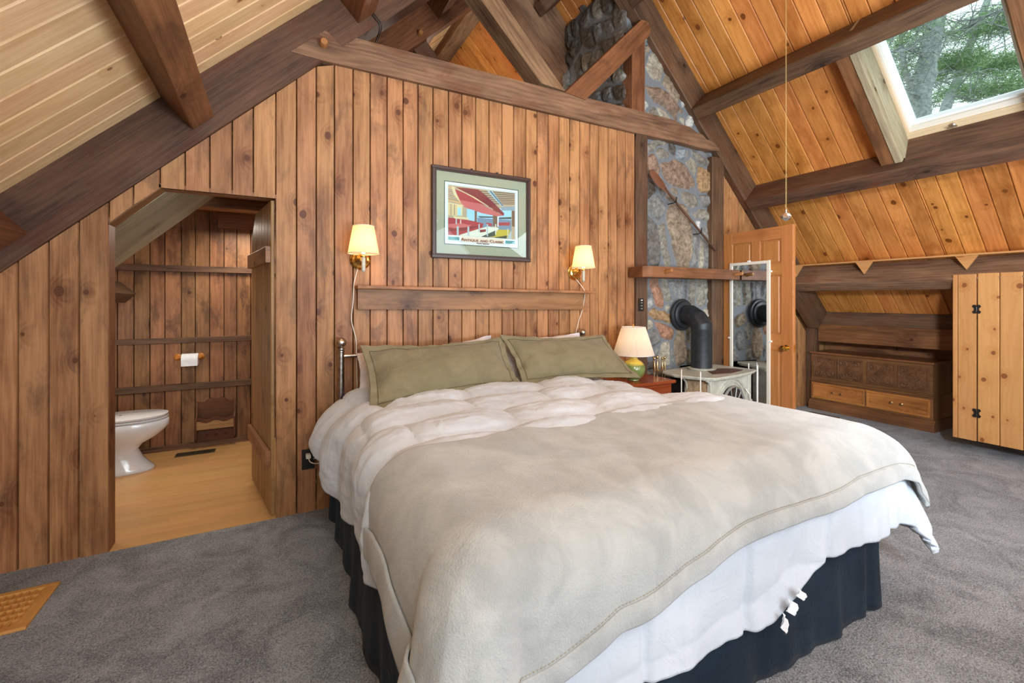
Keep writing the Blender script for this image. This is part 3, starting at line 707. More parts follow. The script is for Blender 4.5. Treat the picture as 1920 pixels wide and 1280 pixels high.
random.seed(5)
for _ in range(26):
    fill.append((random.uniform(3.05, 3.95), random.uniform(3.05, 3.85), .07, .02, -.02, .05, random.choice(['g', 't', 'lt', 'gt'])))
fill2 = [s_ for s_ in fill if all(math.hypot(s_[0] - t_[0], s_[1] - t_[1]) > .13 for t_ in SD)]
stone_field(sf, (cx0, 3.145, 0), (1, 0, 0), (0, 0, 1), (0, -1, 0), 1.03, 3.9, sshift(SD + fill2, cx0, 0), inside=ins)
# left flank of the chimney stack, rough in the loft
random.seed(11); FS = []
for i in range(7):
    for j in range(10):
        a = random.uniform(60, 120); hl = random.uniform(.10, .19); hw = random.uniform(.06, .09); a = math.radians(a)
        FS.append((.08 + i * .17 + random.uniform(-.05, .05), .1 + j * .22 + random.uniform(-.06, .06), hl * math.cos(a), hl * math.sin(a), -hw * math.sin(a), hw * math.cos(a), random.choice(['k', 'gd', 'g', 'd', 'gt', 'k'])))  # mostly dark stones: the shade on this flank is put into their colours
stone_field(sf, (2.88, 3.16, 2.80), (0, 1, 0), (0, 0, 1), (-1, 0, 0), 1.0, 1.6, FS, bulge=.05, seedn=3)
FT = [(c[0] * .25, c[1]) + c[2:] for c in FS]
stone_field(sf, (2.88, 3.19, 3.05), (1, 0, 0), (0, 0, 1), (0, -1, 0), .2, 1.2, FT, bulge=.05, seedn=5)
so_ = sf.build('stone_chimney', M['stone'])
ca = so_.data.attributes.new('col', 'FLOAT_COLOR', 'POINT'); ca.data.foreach_set('color', [x for c in sf.col for x in (*c, 1.0)])
ma = so_.data.attributes.new('mort', 'FLOAT', 'POINT'); ma.data.foreach_set('value', sf.mort)
tag(so_, 'tall fieldstone chimney with grey mortar between two dark posts', 'chimney')
fb = MB().box((3.40, 3.40, 0), (3.98, 3.42, .8)).box((3.40, 3.16, 0), (3.43, 3.42, .8)).box((3.94, 3.16, 0), (3.97, 3.42, .8)).box((3.40, 3.16, .72), (3.98, 3.42, .75))
fb.build('firebox', M['soot'], so_)
ck = MB().box((3.0, 3.17, 1.5), (3.98, 4.1, 2.8), c=0).box((3.0, 3.43, 0), (3.98, 4.1, 1.5), c=0)
ck.build('core', M['soot'], so_)
random.seed(21)
# mantel beam
mt = MB().prism((0, 0, 1.582 - .047), (0, 0, 1.582 + .047), [(2.832, 3.075), (2.832, 2.91), (2.862, 2.878), (2.905, 2.868), (4.085, 2.868), (4.10, 3.075)], (1, 0, 0), (0, 1, 0), r=.5)
mt.uv = [[(mt.v[i][0], mt.v[i][2] + mt.v[i][1]) for i in f] for f in mt.f]
mo = tb(mt, 'mantel_shelf', 'beamred', 'thick brown mantel beam across the stone chimney', 'mantel')
for x in (3.06, 4.02):
    MB().lathe([(.017, 0), (.017, .07), (.013, .078)], (x, 2.87, 1.583), (0, -1, .12), 12).build('peg', M['peg'], mo)

# ------------------------------------------------------------------ bed
BX0, BX1, BY0, BY1 = .33, 2.33, .98, 3.02
bed = thing('bed', 'king bed with chrome headboard posts and a dark blue-black skirt', 'bed', ((BX0 + BX1) / 2, 2.0, 0))
MB().box((BX0 + .03, BY0 + .03, .12), (BX1 - .03, BY1 - .02, .36), 'x', .02).build('box_spring', M['sheet'], bed)
MB().box((BX0 + .06, BY0 + .04, .365), (BX1 - .02, BY1 - .01, .64), 'x', .05).build('mattress', M['sheet'], bed)
sk_ = []
def skirt_pt(s):
    La, Lb = BY1 - BY0, BX1 - BX0
    if s < La: return (BX0, BY1 - s, -1, 0)
    if s < La + Lb: return (BX0 + s - La, BY0, 0, -1)
    return (BX1, BY0 + s - La - Lb, 1, 0)
tot = 2 * (BY1 - BY0) + (BX1 - BX0)
for i in range(361):
    s = tot * i / 360; x, y, nx, ny = skirt_pt(min(s, tot - 1e-4)); row = []
    for j in range(13):
        z = .40 - .392 * j / 12; f = (j / 12)
        w = .022 * f * (nz(s * 5.5, .3) + .5 * nz(s * 13, 2 + z)) + .008 * f * math.sin(s * 21 + z * 3) + .012 * f
        for cnr in (BY1 - BY0, BY1 - BY0 + BX1 - BX0):
            w -= .03 * f * math.exp(-((s - cnr + .10) / .03) ** 2)
        row.append((x + nx * w, y + ny * w, z))
    sk_.append(row)
skm = MB().grid(sk_).build('bed_skirt', M['skirt'], bed)
md = skm.modifiers.new('s', 'SOLIDIFY'); md.thickness = .004
for x in (.381, 2.288):
    p = MB().lathe([(.021, 0), (.021, 1.0), (.024, 1.003), (.024, 1.01), (.017, 1.016)], (x, 3.045, 0), seg=18)
    po_ = p.build('headboard_post', M['chrome'], bed)
    f = MB().lathe([(.012, 1.016), (.026, 1.02), (.026, 1.026), (.012, 1.032)], (x, 3.045, 0), seg=18).ball((x, 3.045, 1.062), .033)
    f.build('finial', M['chrome'], po_)
hb = MB().tube([(.381, 3.045, .975), (2.288, 3.045, .975)], .0115, 12).tube([(.381, 3.045, .45), (2.288, 3.045, .45)], .0115, 12)
for i in range(1, 12): hb.tube([(.381 + 1.907 * i / 12, 3.045, .45), (.381 + 1.907 * i / 12, 3.045, .975)], .006, 8)
hb.build('headboard_rail', M['chrome'], bed)

RX0, RX1, RY0, RR, ZT = .50, 2.33, 1.09, .15, .725
def drape(px, py, off, ripple=1.0, flare=.10, seed=0.0, pn=2.6):
    dx = np.where(px < RX0, px - RX0, np.where(px > RX1, px - RX1, 0)); dy = np.where(py < RY0, py - RY0, 0)
    ad, bd = np.abs(dx), np.abs(dy)
    d = (ad ** pn + bd ** pn) ** (1 / pn); e = np.maximum(np.hypot(dx, dy), 1e-6)
    nx, ny = dx / e, dy / e
    R = RR + off; arc = R * math.pi / 2
    th = np.minimum(d, arc) / R; h = R * np.sin(th); vz = R * (1 - np.cos(th)); dd = np.maximum(d - arc, 0)
    qx, qy = np.clip(px, RX0, RX1), np.maximum(py, RY0)
    rip = np.zeros(px.shape)
    for i in range(px.shape[0]):
        for j in range(px.shape[1]):
            if d[i, j] > arc * .5:
                a = qx[i, j] + nx[i, j] * .8; b = qy[i, j] + ny[i, j] * .8
                rip[i, j] = nz(a * 2.6 + seed, b * 2.6, seed) * .7 + nz(a * 6 + seed, b * 6, 3 + seed) * .4
    rip = rip * sm(arc * .5, arc + .25, d) * .055 * ripple
    cornr = np.minimum(ad, bd) * .25
    h = h + dd * flare + rip + cornr
    z = ZT + off - vz - dd * .985
    X, Y = qx + nx * h, qy + ny * h
    # normals of the smooth drape
    ph = np.minimum(d, arc) / R
    N = np.stack([nx * np.sin(ph), ny * np.sin(ph), np.cos(ph)], -1)
    return np.stack([X, Y, z], -1), N
def puff(px, py, flat):
    """quilted baffles of the duvet: rows across the bed, broken by stitched seams"""
    out = np.zeros(px.shape)
    for i in range(px.shape[0]):
        for j in range(px.shape[1]):
            x, y = px[i, j], py[i, j]
            yy = y + .05 * nz(x * 1.6, y * 1.2, 1) + .035 * math.sin(x * 2.1 + 1) + .03 * nz(x * 4, y * 3, 7)
            xx = x + .05 * nz(x * 2, y * 2, 5) + (.12 if int(yy / .30) % 2 else 0)
            a = abs(math.sin(math.pi * yy / .30)) ** .55; b = abs(math.sin(math.pi * xx / .52)) ** .35
            w = .005 * noise.fractal(Vector((x * 18, y * 7, 2)), .8, 2, 3) + .005 * noise.fractal(Vector((x * 6, y * 16, 9)), .8, 2, 3)
            out[i, j] = a * (.35 + .65 * b) * .066 + w + .012 * nz(x * 3, y * 3, 4)
    return out * flat + .01
nu_, nv_ = 330, 300
U, V = np.meshgrid(np.linspace(0, 1, nu_), np.linspace(0, 1, nv_), indexing='ij')
PY = .60 + V * (2.93 - .60)
dl = .49 - .17 * sm(2.3, 2.9, PY); dr = .50 - .12 * sm(1.9, 2.9, PY)
wob = np.array([[nz(b * 2.2, 5) for b in r] for r in PY]) * .035
PX = (RX0 - dl + wob) * (1 - U) + (RX1 + dr + wob) * U
PY = PY + (1 - V) * (-.03 - .05 * np.exp(-((PX - 1.4) / .35) ** 2) + .08 * sm(1.35, 1.85, PX) + .012 * np.sin(PX * 11))
P, N = drape(PX, PY, 0.0, 1.0, flare=.03)
sidef = sm(RX0 + .1, RX0 - .3, PX)
onb = sm(1.58, 1.80, PY)
flat = .15 + .85 * np.clip(onb + sidef * .8 * sm(1.55, 1.75, PY), 0, 1)
P = P + N * puff(PX, PY, flat)[..., None]
# stitched seams and gathers down the foot drop
dropf = sm(RY0 - .10, RY0 - .30, PY)
seam = -np.exp(-((np.mod(PX + .25, .46) - .23) / .018) ** 2) * .018
gath = np.array([[nz(x * 17, y * 3, 31) * .006 + nz(x * 7, y * 9, 33) * .007 for x, y in zip(a_, b_)] for a_, b_ in zip(PX, PY)])
P = P + N * (dropf * (seam + gath))[..., None]
# the head end flares out at the left where the cover hangs off the mattress corner
fl_ = (sm(2.2, 2.75, PY) * sm(RX0 - .08, RX0 - .30, PX))
P[..., 0] -= fl_ * .085
edge_ = sm(RX1 - .55, RX1 + .1, PX) * sm(1.72, 2.15, PY)
P[..., 2] -= .075 * edge_; P[..., 0] -= .09 * edge_
# crumpled right foot corner
cr_ = sm(RX1 + .1, RX1 + .45, PX) * sm(RY0 + .05, RY0 - .35, PY)
P[..., 0] += cr_ * .03; P[..., 1] -= cr_ * .03; P[..., 2] += cr_ * .02
dv_m = MB().grid(P).build('duvet', M['duvet'])
md = dv_m.modifiers.new('s', 'SOLIDIFY'); md.thickness = .028; md.offset = -1
tag(dv_m, 'puffy white quilted duvet hanging over the bed sides', 'duvet')
ct = MB(); c0 = Vector((1.52, .905, .335))
for a, b, w, h in ((0, 0, .05, .045), (.055, .02, .045, .03), (-.03, -.035, .025, .055)):
    g = [[(c0.x + a + w * i / 4, c0.y - .012 - .008 * math.sin(i * 1.7 + j), c0.z + b - h * j / 4 - .008 * i) for j in range(5)] for i in range(5)]
    ct.grid(g)
ct.build('care_label', M['paper'], dv_m)

def blk(hem=False, dlt=0.0):
    n1, n2 = 240, 200
    u = np.linspace(0, 1, n1); v = np.linspace(0, 1, n2)
    U, V = np.meshgrid(u, v, indexing='ij')
    xl = RX0 - .457; xr = RX1 + .36
    PX = xl + (xr - xl) * U
    PX = PX + (1 - U) * .03 * np.sin(V * 9 + 1) * 1.0
    yf = RY0 - np.interp(PX, [.2, .58, .79, 1.3, 2.0, 2.5], [.50, .475, .38, .32, .28, .33]) ; yh = 1.70 + .05 * sm(.4, 1.3, PX) - .03 * np.sin(PX * 2.2)
    yf = yf + .018 * np.sin(PX * 6)
    PY = yf + (yh - yf) * V
    P, N = drape(PX, PY, .042, 1.0, flare=.08, seed=0.0)
    b = np.array([[.010 * nz(x * 2.2, y * 2.2, 8) + .007 * nz(x * 5, y * 2.5, 18) + .0035 * nz(x * 13, y * 5, 28) for x, y in zip(r1, r2)] for r1, r2 in zip(PX, PY)])
    P = P + N * (b + dlt + .006)[..., None]
    return P, N, PX, PY
P, N, PX, PY = blk()
# soft lengthwise fold where the blanket drops over the left foot corner
bm_ = MB().grid(P).build('throw_blanket', M['blanket'])
md = bm_.modifiers.new('s', 'SOLIDIFY'); md.thickness = .012; md.offset = -1
tag(bm_, 'greige fleece blanket spread over the foot half of the bed', 'blanket')
hm = MB()
hw_ = 6
def roll(Pe, Ne, side):
    """rounded double hem along one border"""
    rows = []
    for k_ in range(len(Pe)): rows.append([tuple(Pe[k_][m_] + Ne[k_][m_] * (.005 * math.sin(math.pi * min(m_ / (Pe.shape[1] - 1), 1)) + .0045)) for m_ in range(Pe.shape[1])])
    hm.grid(rows)
roll(P[:, :13], N[:, :13], 0); roll(P[:11].transpose(1, 0, 2), N[:11].transpose(1, 0, 2), 1)
ho = hm.build('hem', M['blanket'], bm_)
md = ho.modifiers.new('s', 'SOLIDIFY'); md.thickness = .008; md.offset = -1
st = MB(); line = P[:, 13] + N[:, 13] * .0015
for k_ in range(0, len(line) - 1, 1): st.tube([line[k_], line[k_] * .4 + line[k_ + 1] * .6], .0014, 4)
st.build('stitching', noisy('stitch_thread', '8f8878', 'a09a88', 50), bm_)

def pillow(name, cs, T, flange, mat, lab, cat='pillow', group=None, back=.6, seed=0.0, droop=0.0, n=70):
    c00, c10, c11, c01 = (Vector(c) for c in cs)
    N_ = (c10 - c00).cross(c01 - c00).normalized()
    if N_.y > 0: N_ = -N_
    mb = MB()
    for sgn in (1, -back):
        G = []
        for i in range(n + 1):
            row = []
            for j in range(n + 1):
                a, b = i / n, j / n
                sx = .035 * math.sin(math.pi * a) ** 1; sy = .03 * math.sin(math.pi * b)
                aa = a; bb = b
                # sides pulled in a little between the corners
                aa = a + (.5 - a) * 2 * .026 * math.sin(math.pi * b); bb = b + (.5 - b) * 2 * .075 * math.sin(math.pi * a)
                p = (c00 * (1 - aa) + c10 * aa) * (1 - bb) + (c01 * (1 - aa) + c11 * aa) * bb
                ai = min(max((a - flange) / (1 - 2 * flange), 0), 1); fb = flange * 2.0
                bi = min(max((b - fb) / (1 - 2 * fb), 0), 1)
                t = (math.sin(math.pi * ai) ** .42) * (math.sin(math.pi * bi) ** .5) if 0 < ai < 1 and 0 < bi < 1 else 0
                w = .010 * nz(a * 5 + seed, b * 4, seed) + .004 * nz(a * 14, b * 12, seed) if t > .02 else 0
                e = .004 if t == 0 else 0.0
                rip = .020 * nz(a * 9 + seed, b * 7, seed + 4) * (1 - min(t * 1.4, 1))
                if 0 < t < .55: q0 = 0; w -= .006 * (1 - t / .55)
                lip = .012 * (1 - min(1, min(a, 1 - a, b * .6, (1 - b) * .6) / .012)) if flange else 0
                q_ = p + N_ * (sgn * (T * t + w + e) + rip)
                q_.z -= droop * math.sin(math.pi * a) * b
                row.append(tuple(q_))
            G.append(row)
        if sgn < 0: G = G[::-1]
        mb.grid(G)
    po_ = tag(mb.build(name, mat), lab, cat, group)
    if flange:
        i0, i1, j0, j1 = int(n * flange), n - int(n * flange), int(n * flange * 2), n - int(n * flange * 2)
        loop = [(i, j0) for i in range(i0, i1)] + [(i1, j) for j in range(j0, j1)] + [(i, j1) for i in range(i1, i0, -1)] + [(i0, j) for j in range(j1, j0 - 1, -1)]
        o0 = 0; pts = [Vector(mb.v[i * (n + 1) + j]) + N_ * .002 for i, j in loop]
        MB().tube(pts, .0022, 5).build('flange_seam', M['seam'], po_)
    return po_
pillow('pillow_sham', [(.44, 2.41, .742), (1.49, 2.68, .752), (1.47, 2.90, 1.065), (.465, 2.84, 1.055)], .085, .045, M['olive'],
       'olive green pillow sham on the left half of the bed, nearer the toilet room', seed=1.0)
pillow('pillow_sham', [(1.50, 2.66, .752), (2.43, 2.52, .748), (2.38, 2.90, 1.05), (1.44, 2.89, 1.083)], .085, .045, M['olive'],
       'olive green pillow sham on the right half of the bed, beside the green lamp', seed=5.0)
pillow('sleeping_pillow', [(.43, 2.80, .705), (1.43, 2.86, .72), (1.42, 3.0, 1.07), (.47, 3.0, .99)], .07, 0, M['sheet'],
       'white pillow behind the left olive sham, its corner showing by the chrome post', seed=3.0)
pillow('sleeping_pillow', [(1.46, 2.84, .705), (2.26, 2.84, .72), (2.22, 3.0, 1.065), (1.5, 3.0, 1.07)], .07, 0, M['sheet'],
       'white pillow behind the right olive sham, only its top edge showing', seed=8.0)
G = [[(.405 + .16 * i / 12, 2.99 - .10 * math.cos(math.pi * j / 12), .655 + .055 * math.sin(math.pi * j / 12) + .012 * math.sin(math.pi * i / 12)) for j in range(13)] for i in range(13)]
o = MB().grid(G).build('folded_cloth', M['purple']); o.modifiers.new('s', 'SOLIDIFY').thickness = -.03
tag(o, 'bit of purple bedding at the head of the bed by the left chrome post', 'cloth')

# ------------------------------------------------------------------ shelf, picture, sconces
sh = thing('wall_shelf', 'long narrow pine shelf on the wall above the bed pillows', 'shelf', (1.4, 3.09, 1.33))
tl = -.0105
def tilt(mb):
    for i, (x, y, z) in enumerate(mb.v): mb.v[i] = (x, y, z + (x - 1.4) * tl)
    return mb
tilt(MB().box((.475, 2.985, 1.398), (2.385, 3.098, 1.418), 'x', .002, r=.7, seg=4)).build('shelf_board', M['wall'], sh)
tilt(MB().box((.487, 3.062, 1.262), (2.31, 3.098, 1.398), 'x', .002, r=.93, seg=4)).build('apron', M['bathwall'], sh)

pic = thing('framed_poster', 'framed boathouse poster in a sage mat on the board wall above the bed', 'picture', (1.395, 3.09, 1.965))
X0, X1, Z0, Z1 = .992, 1.80, 1.635, 2.297
fm = MB()
for lo, hi, g in (((X0, Z0), (X1, Z0 + .026), 'x'), ((X0, Z1 - .026), (X1, Z1), 'x'), ((X0, Z0 + .026), (X0 + .026, Z1 - .026), 'z'), ((X1 - .026, Z0 + .026), (X1, Z1 - .026), 'z')):
    fm.box((lo[0], 3.066, lo[1]), (hi[0], 3.098, hi[1]), g, .004)
ins_ = .016
for lo, hi, g in (((X0 + ins_, Z0 + ins_), (X1 - ins_, Z0 + .034), 'x'), ((X0 + ins_, Z1 - .034), (X1 - ins_, Z1 - ins_), 'x'), ((X0 + ins_, Z0 + .034), (X0 + .034, Z1 - .034), 'z'), ((X1 - .034, Z0 + .034), (X1 - ins_, Z1 - .034), 'z')):
    fm.box((lo[0], 3.072, lo[1]), (hi[0], 3.09, hi[1]), g, .003)
fm.build('frame', M['frameds'], pic)
MB().box((X0 + .02, 3.086, Z0 + .02), (X1 - .02, 3.09, Z1 - .02), 'x', 0).build('mat_board', plain('sage_mat', 'aea893', .8), pic)
for x in (1.30, 1.51): MB().lathe([(.010, 0), (.010, .006)], (x, 3.08, Z1 + .004), (0, 1, 0), 12).build('hanger', M['darkiron'], pic)
YP = 3.0858
cq = lambda X, Y: at(820 + X / 10.67, 330 + Y / 10.67, 'y', YP)
pcol = ['f2f3f6', '8f9fae', 'b23a44', 'd06a6a', '8a2f35', 'd9a878', 'bfa58c', '7b5a4a', 'a9d3ea', '4a6f8c', 'e6e0d2', 'c9b13e', '3c4a44', 'b8c2c8', 'f0d8c6', '5b9aa0', '3f6a9a', '7a8fa6', 'e5cfa5', '6f7f86']
pm = [plain('print_ink_%s' % c, c, .7) for c in pcol]
pr_ = MB()
def poly(pts, ci, lay):
    vs = [cq(x, y) for x, y in pts]
    for v_ in vs: v_.y = YP - .0004 * lay
    a = sum(vs[i].x * vs[(i + 1) % len(vs)].z - vs[(i + 1) % len(vs)].x * vs[i].z for i in range(len(vs)))
    if a < 0: vs = vs[::-1]
    pr_.add(vs, [list(range(len(vs)))], [[(0, 0)] * len(vs)], m=ci)
# photo-measured corners of the print on the wall plane
def rq(x0, x1, z0, z1, ci, lay):
    pr_.add([(x0, YP - .0004 * lay, z0), (x1, YP - .0004 * lay, z0), (x1, YP - .0004 * lay, z1), (x0, YP - .0004 * lay, z1)], [[0, 1, 2, 3]], [[(0, 0)] * 4], m=ci)
c1_, c2_ = at(834.3, 339.7, 'y', YP), at(970.6, 464.5, 'y', YP)
bx0, bx1, bz0, bz1 = c1_.x, c2_.x, c2_.z, c1_.z
rq(bx0 - .006, bx1 + .006, bz0 - .006, bz1 + .006, 12, 0.3); rq(bx0, bx1, bz0, bz1, 0, 1)
ix0, ix1, iz1 = bx0 + .024, bx1 - .024, bz1 - .022; iz0 = at(840, 440, 'y', YP).z
rq(ix0 - .006, ix1 + .006, bz0 + .02, iz1 + .006, 17, 1.4); rq(ix0 - .004, ix1 + .004, bz0 + .022, iz1 + .004, 0, 1.7); rq(ix0, ix1, iz0, iz1, 6, 2)
poly([(215, 210), (340, 240), (470, 560), (215, 480)], 5, 2.5)
for i in range(6): poly([(215, 250 + i * 38), (330 + i * 20, 290 + i * 40), (330 + i * 20, 305 + i * 40), (215, 265 + i * 38)], 19 if i % 2 else 17, 3)
for i in range(7): poly([(830 + i * 22, 290 + i * 42), (1545, 345 + i * 34), (1545, 362 + i * 34), (840 + i * 22, 308 + i * 42)], 7, 3)
poly([(215, 530), (520, 580), (520, 800), (215, 780)], 18, 3)
for i in range(5): poly([(230 + i * 34, 550 + i * 6), (244 + i * 34, 553 + i * 6), (244 + i * 34, 780), (230 + i * 34, 780)], 7 if i % 2 else 5, 3.4)
poly([(405, 620), (470, 635), (470, 790), (405, 785)], 8, 3.6)
poly([(590, 650), (745, 685), (745, 900), (590, 880)], 8, 3); poly([(790, 700), (1110, 780), (1110, 1050), (790, 1000)], 8, 3); poly([(1220, 640), (1480, 690), (1480, 1110), (1220, 1090)], 8, 3)
poly([(800, 830), (1110, 860), (1110, 1060), (800, 1010)], 17, 3.4); poly([(1220, 860), (1480, 880), (1480, 1110), (1220, 1090)], 17, 3.4)
poly([(800, 800), (1110, 812), (1110, 835), (860, 832)], 12, 3.6); poly([(1230, 830), (1480, 820), (1480, 860), (1230, 858)], 12, 3.6)
poly([(1280, 620), (1545, 610), (1545, 690), (1280, 690)], 1, 3.4)
for a, b, c in ((500, 590, 6), (745, 790, 7), (1110, 1200, 7), (1490, 1545, 7)): poly([(a, 600 + (a - 500) * .09), (b, 610 + (a - 500) * .09), (b, 1020), (a, 1000)], c, 3.8)
poly([(1200, 760), (1222, 760), (1222, 1010), (1200, 1010)], 0, 4)
poly([(985, 290), (1100, 300), (1330, 610), (1290, 615)], 13, 4); poly([(1040, 300), (1075, 303), (1320, 600), (1300, 605)], 9, 4.2)
poly([(340, 225), (520, 235), (820, 270), (960, 380), (1150, 560), (1335, 745), (1325, 800), (1050, 620), (700, 400)], 4, 4.6)
poly([(355, 260), (700, 410), (1010, 600), (1090, 640), (870, 560), (420, 470)], 2, 5); poly([(420, 465), (870, 565), (1325, 790), (1200, 805), (900, 745), (540, 620)], 3, 5)
poly([(340, 225), (375, 235), (740, 420), (1025, 605), (1000, 605), (700, 425)], 18, 5.4); poly([(275, 205), (345, 220), (360, 300), (470, 540), (330, 380)], 18, 5.2)
poly([(215, 830), (420, 850), (620, 880), (920, 950), (900, 1030), (430, 1180), (215, 1180)], 2, 5.6); poly([(215, 960), (460, 940), (680, 985), (500, 1070), (215, 1020)], 3, 6)
poly([(300, 800), (600, 830), (640, 880), (350, 850)], 18, 6); poly([(215, 1060), (600, 1020), (900, 980), (900, 1000), (560, 1090), (215, 1100)], 4, 6.3)
poly([(975, 930), (1090, 950), (1090, 1010), (985, 980)], 2, 6); poly([(1220, 930), (1450, 925), (1440, 990), (1225, 990)], 2, 6)
poly([(430, 1185), (620, 1120), (1000, 1010), (1230, 1040), (1180, 1120), (870, 1215)], 10, 6.4); poly([(870, 1215), (1180, 1080), (1150, 1200), (1000, 1222)], 12, 6.8)
poly([(1060, 1180), (1230, 1070), (1460, 1080), (1390, 1240), (1060, 1210)], 11, 6.6); poly([(1390, 1250), (1480, 1080), (1480, 1262)], 13, 6.9)
poly([(1150, 1225), (1390, 1190), (1380, 1250), (1150, 1235)], 12, 6.9); poly([(850, 1075), (970, 1065), (965, 1115), (850, 1130)], 4, 7)
for x, y0, y1, w in ((365, 850, 960, 22), (455, 870, 950, 18), (385, 1000, 1180, 40), (600, 1010, 1190, 36), (820, 960, 1120, 26), (985, 960, 1200, 26), (1155, 960, 1170, 20), (1400, 1050, 1190, 14)):
    poly([(x, y0), (x + w, y0 + 4), (x + w, y1 + 4), (x, y1)], 13 if w > 20 else 10, 7.4)
rq(ix0, ix0 + .086, iz0 - .036, iz0 - .012, 15, 3); rq(ix1 - .085, ix1, iz0 - .036, iz0 - .012, 15, 3)
rq(ix0 + .10, ix1 - .10, iz0 - .042, iz0 - .004, 14, 2.6)
pr_.build('print', pm, pic)
def text(s_, size, x, z, y, mat, parent, name, smallcaps=True, ax=1.0, bold=.0):
    x_ = x
    cu = bpy.data.curves.new(name, 'FONT'); cu.body = s_; cu.size = size; cu.align_x = 'CENTER'; cu.extrude = .0003; cu.offset = bold
    if smallcaps: cu.small_caps_scale = .76
    to = bpy.data.objects.new(name, cu)
    if smallcaps:
        for i, ch in enumerate(s_):
            if ch.islower(): cu.body_format[i].use_small_caps = True
    COL.objects.link(to); bpy.context.view_layer.update()
    me = bpy.data.meshes.new_from_object(to.evaluated_get(bpy.context.evaluated_depsgraph_get())); bpy.data.objects.remove(to)
    me.name = name; me.materials.clear(); me.materials.append(mat)
    o_ = bpy.data.objects.new(name, me); COL.objects.link(o_); o_.parent = parent
    o_.matrix_parent_inverse = parent_matrix(parent).inverted(); o_.location = (x, y, z); o_.rotation_euler = (math.pi / 2, 0, 0); o_.scale = (ax, 1, 1)
    return o_
mid = (ix0 + ix1) / 2
red = plain('poster_lettering', '7c2418', .7)
zt_ = at(903, 451.5, 'y', YP).z; wt_ = at(944, 451, 'y', YP).x - at(863, 451, 'y', YP).x
for s_, sz_, zz_, nm_, sc_, ww_ in (('Antique and Classic', .030, zt_ - .009, 'lettering', True, wt_), ('BOAT SHOW', .013, zt_ - .026, 'small_lettering', False, wt_ * .30)):
    lo_ = text(s_, sz_, mid, zz_, YP - .0045, red, pic, nm_, sc_, bold=.0005)
    xs_ = [v_.co.x for v_ in lo_.data.vertices]; lo_.scale = (ww_ / (max(xs_) - min(xs_)), 1, 1)
gp = MB().box((X0 + .022, 3.0775, Z0 + .022), (X1 - .022, 3.079, Z1 - .022), c=0).build('glass_pane', M['glass'], pic)

def sconce(x, z, lab, glab):
    s = thing('wall_sconce', lab, 'lamp', (x, 3.098, z))
    MB().lathe([(.066, 0), (.066, .006), (.056, .012), (.052, .020), (.040, .024), (.034, .034), (.018, .040), (.012, .048)], (x, 3.098, z), (0, -1, 0), 28).build('backplate', M['brass'] if glab else M['brass'], s)
    yl = 2.972
    MB().tube([(x, 3.06, z), (x, 3.02, z - .008), (x, 2.99, z - .004), (x + .001, yl, z + .004)], .006, 10).lathe([(.006, .0), (.018, .004), (.018, .01), (.008, .016), (.008, .03)], (x, yl, z + .005), seg=14).build('arm', M['brass'], s)
    MB().lathe([(.003, -.092), (.008, -.084), (.0125, -.08), (.0125, .0), (.010, .004)], (x, yl, z + .003), seg=16).build('candle_sleeve', M['cream'], s)
    zb, zt = z + .030, z + .206
    MB().lathe([(.0955, zb), (.0648, zt)], (x, yl, 0), seg=40).build('lamp_shade', M['shade'], s)
    shd = s.children[-1]
    shd.data.polygons  # open cone: drop the caps
    bm2 = bmesh.new(); bm2.from_mesh(shd.data)
    bmesh.ops.delete(bm2, geom=[f for f in bm2.faces if len(f.verts) > 4], context='FACES'); bm2.to_mesh(shd.data); bm2.free()
    rm = MB(); ring = lambda r_, zz: [(x + r_ * math.cos(a), yl + r_ * math.sin(a), zz) for a in np.linspace(0, 2 * math.pi, 41)]
    for r_, zz in ((.0962, zb), (.0655, zt)): MB().tube(ring(r_, zz), .0025, 6).build('shade_trim', M['whitewood'], s)
    MB().lathe([(.004, z + .02), (.010, z + .03), (.012, z + .06), (.022, z + .09), (.020, z + .115), (.006, z + .135)], (x, yl, 0), seg=14).build('bulb', M['bulb'], s)
    light('sconce_bulb_light', 'POINT', (x, yl, z + .10), 4.5, (1, .60, .28), shadow_soft_size=.028)
    return s
s1 = sconce(.507, 1.600, 'lit brass wall sconce with cream shade, left of the boathouse poster', 1)
s2 = sconce(2.243, 1.568, 'lit brass wall sconce with cream shade, right of the boathouse poster', 1)
def wire(pts, r, sm_=6):
    pts = [Vector(p) for p in pts]; out = []
    for i in range(len(pts) - 1):
        p0, p1, p2, p3 = pts[max(i - 1, 0)], pts[i], pts[i + 1], pts[min(i + 2, len(pts) - 1)]
        for k_ in range(sm_):
            t = k_ / sm_
            out.append(.5 * ((2 * p1) + (-p0 + p2) * t + (2 * p0 - 5 * p1 + 4 * p2 - p3) * t * t + (-p0 + 3 * p1 - 3 * p2 + p3) * t ** 3))
    return MB().tube(out + [pts[-1]], r, 8)
W_ = lambda u, v, y=3.092: tuple(at(u, v, 'y', y))
wire([W_(672, 500), W_(664, 530), W_(662, 565, 3.055), W_(659, 600, 3.08), W_(667, 634), W_(668, 660, 3.085), W_(669, 700, 3.085), W_(668, 735, 3.08), (.42, 3.08, .5), (.30, 3.07, .36), (.22, 3.065, .34)], .003).build('cord', M['cordw'], s1)
wire([W_(1078, 521), W_(1088, 533), W_(1096, 545, 3.07), W_(1096, 556, 3.09), W_(1092, 580), W_(1084, 605), W_(1079, 635, 3.085), (2.24, 3.08, .7)], .003).build('cord', M['cordw'], s2)
ot = thing('outlet', 'black wall outlet with a white plug at the bottom left of the bed', 'outlet', (.193, 3.098, .335))
MB().box((.156, 3.090, .272), (.230, 3.0995, .396), 'z', .003).build('plate', M['black'], ot)
for zz in (.312, .358): MB().lathe([(.017, 0), (.017, .003)], (.193, 3.091, zz), (0, -1, 0), 16).build('socket', M['black'], ot)
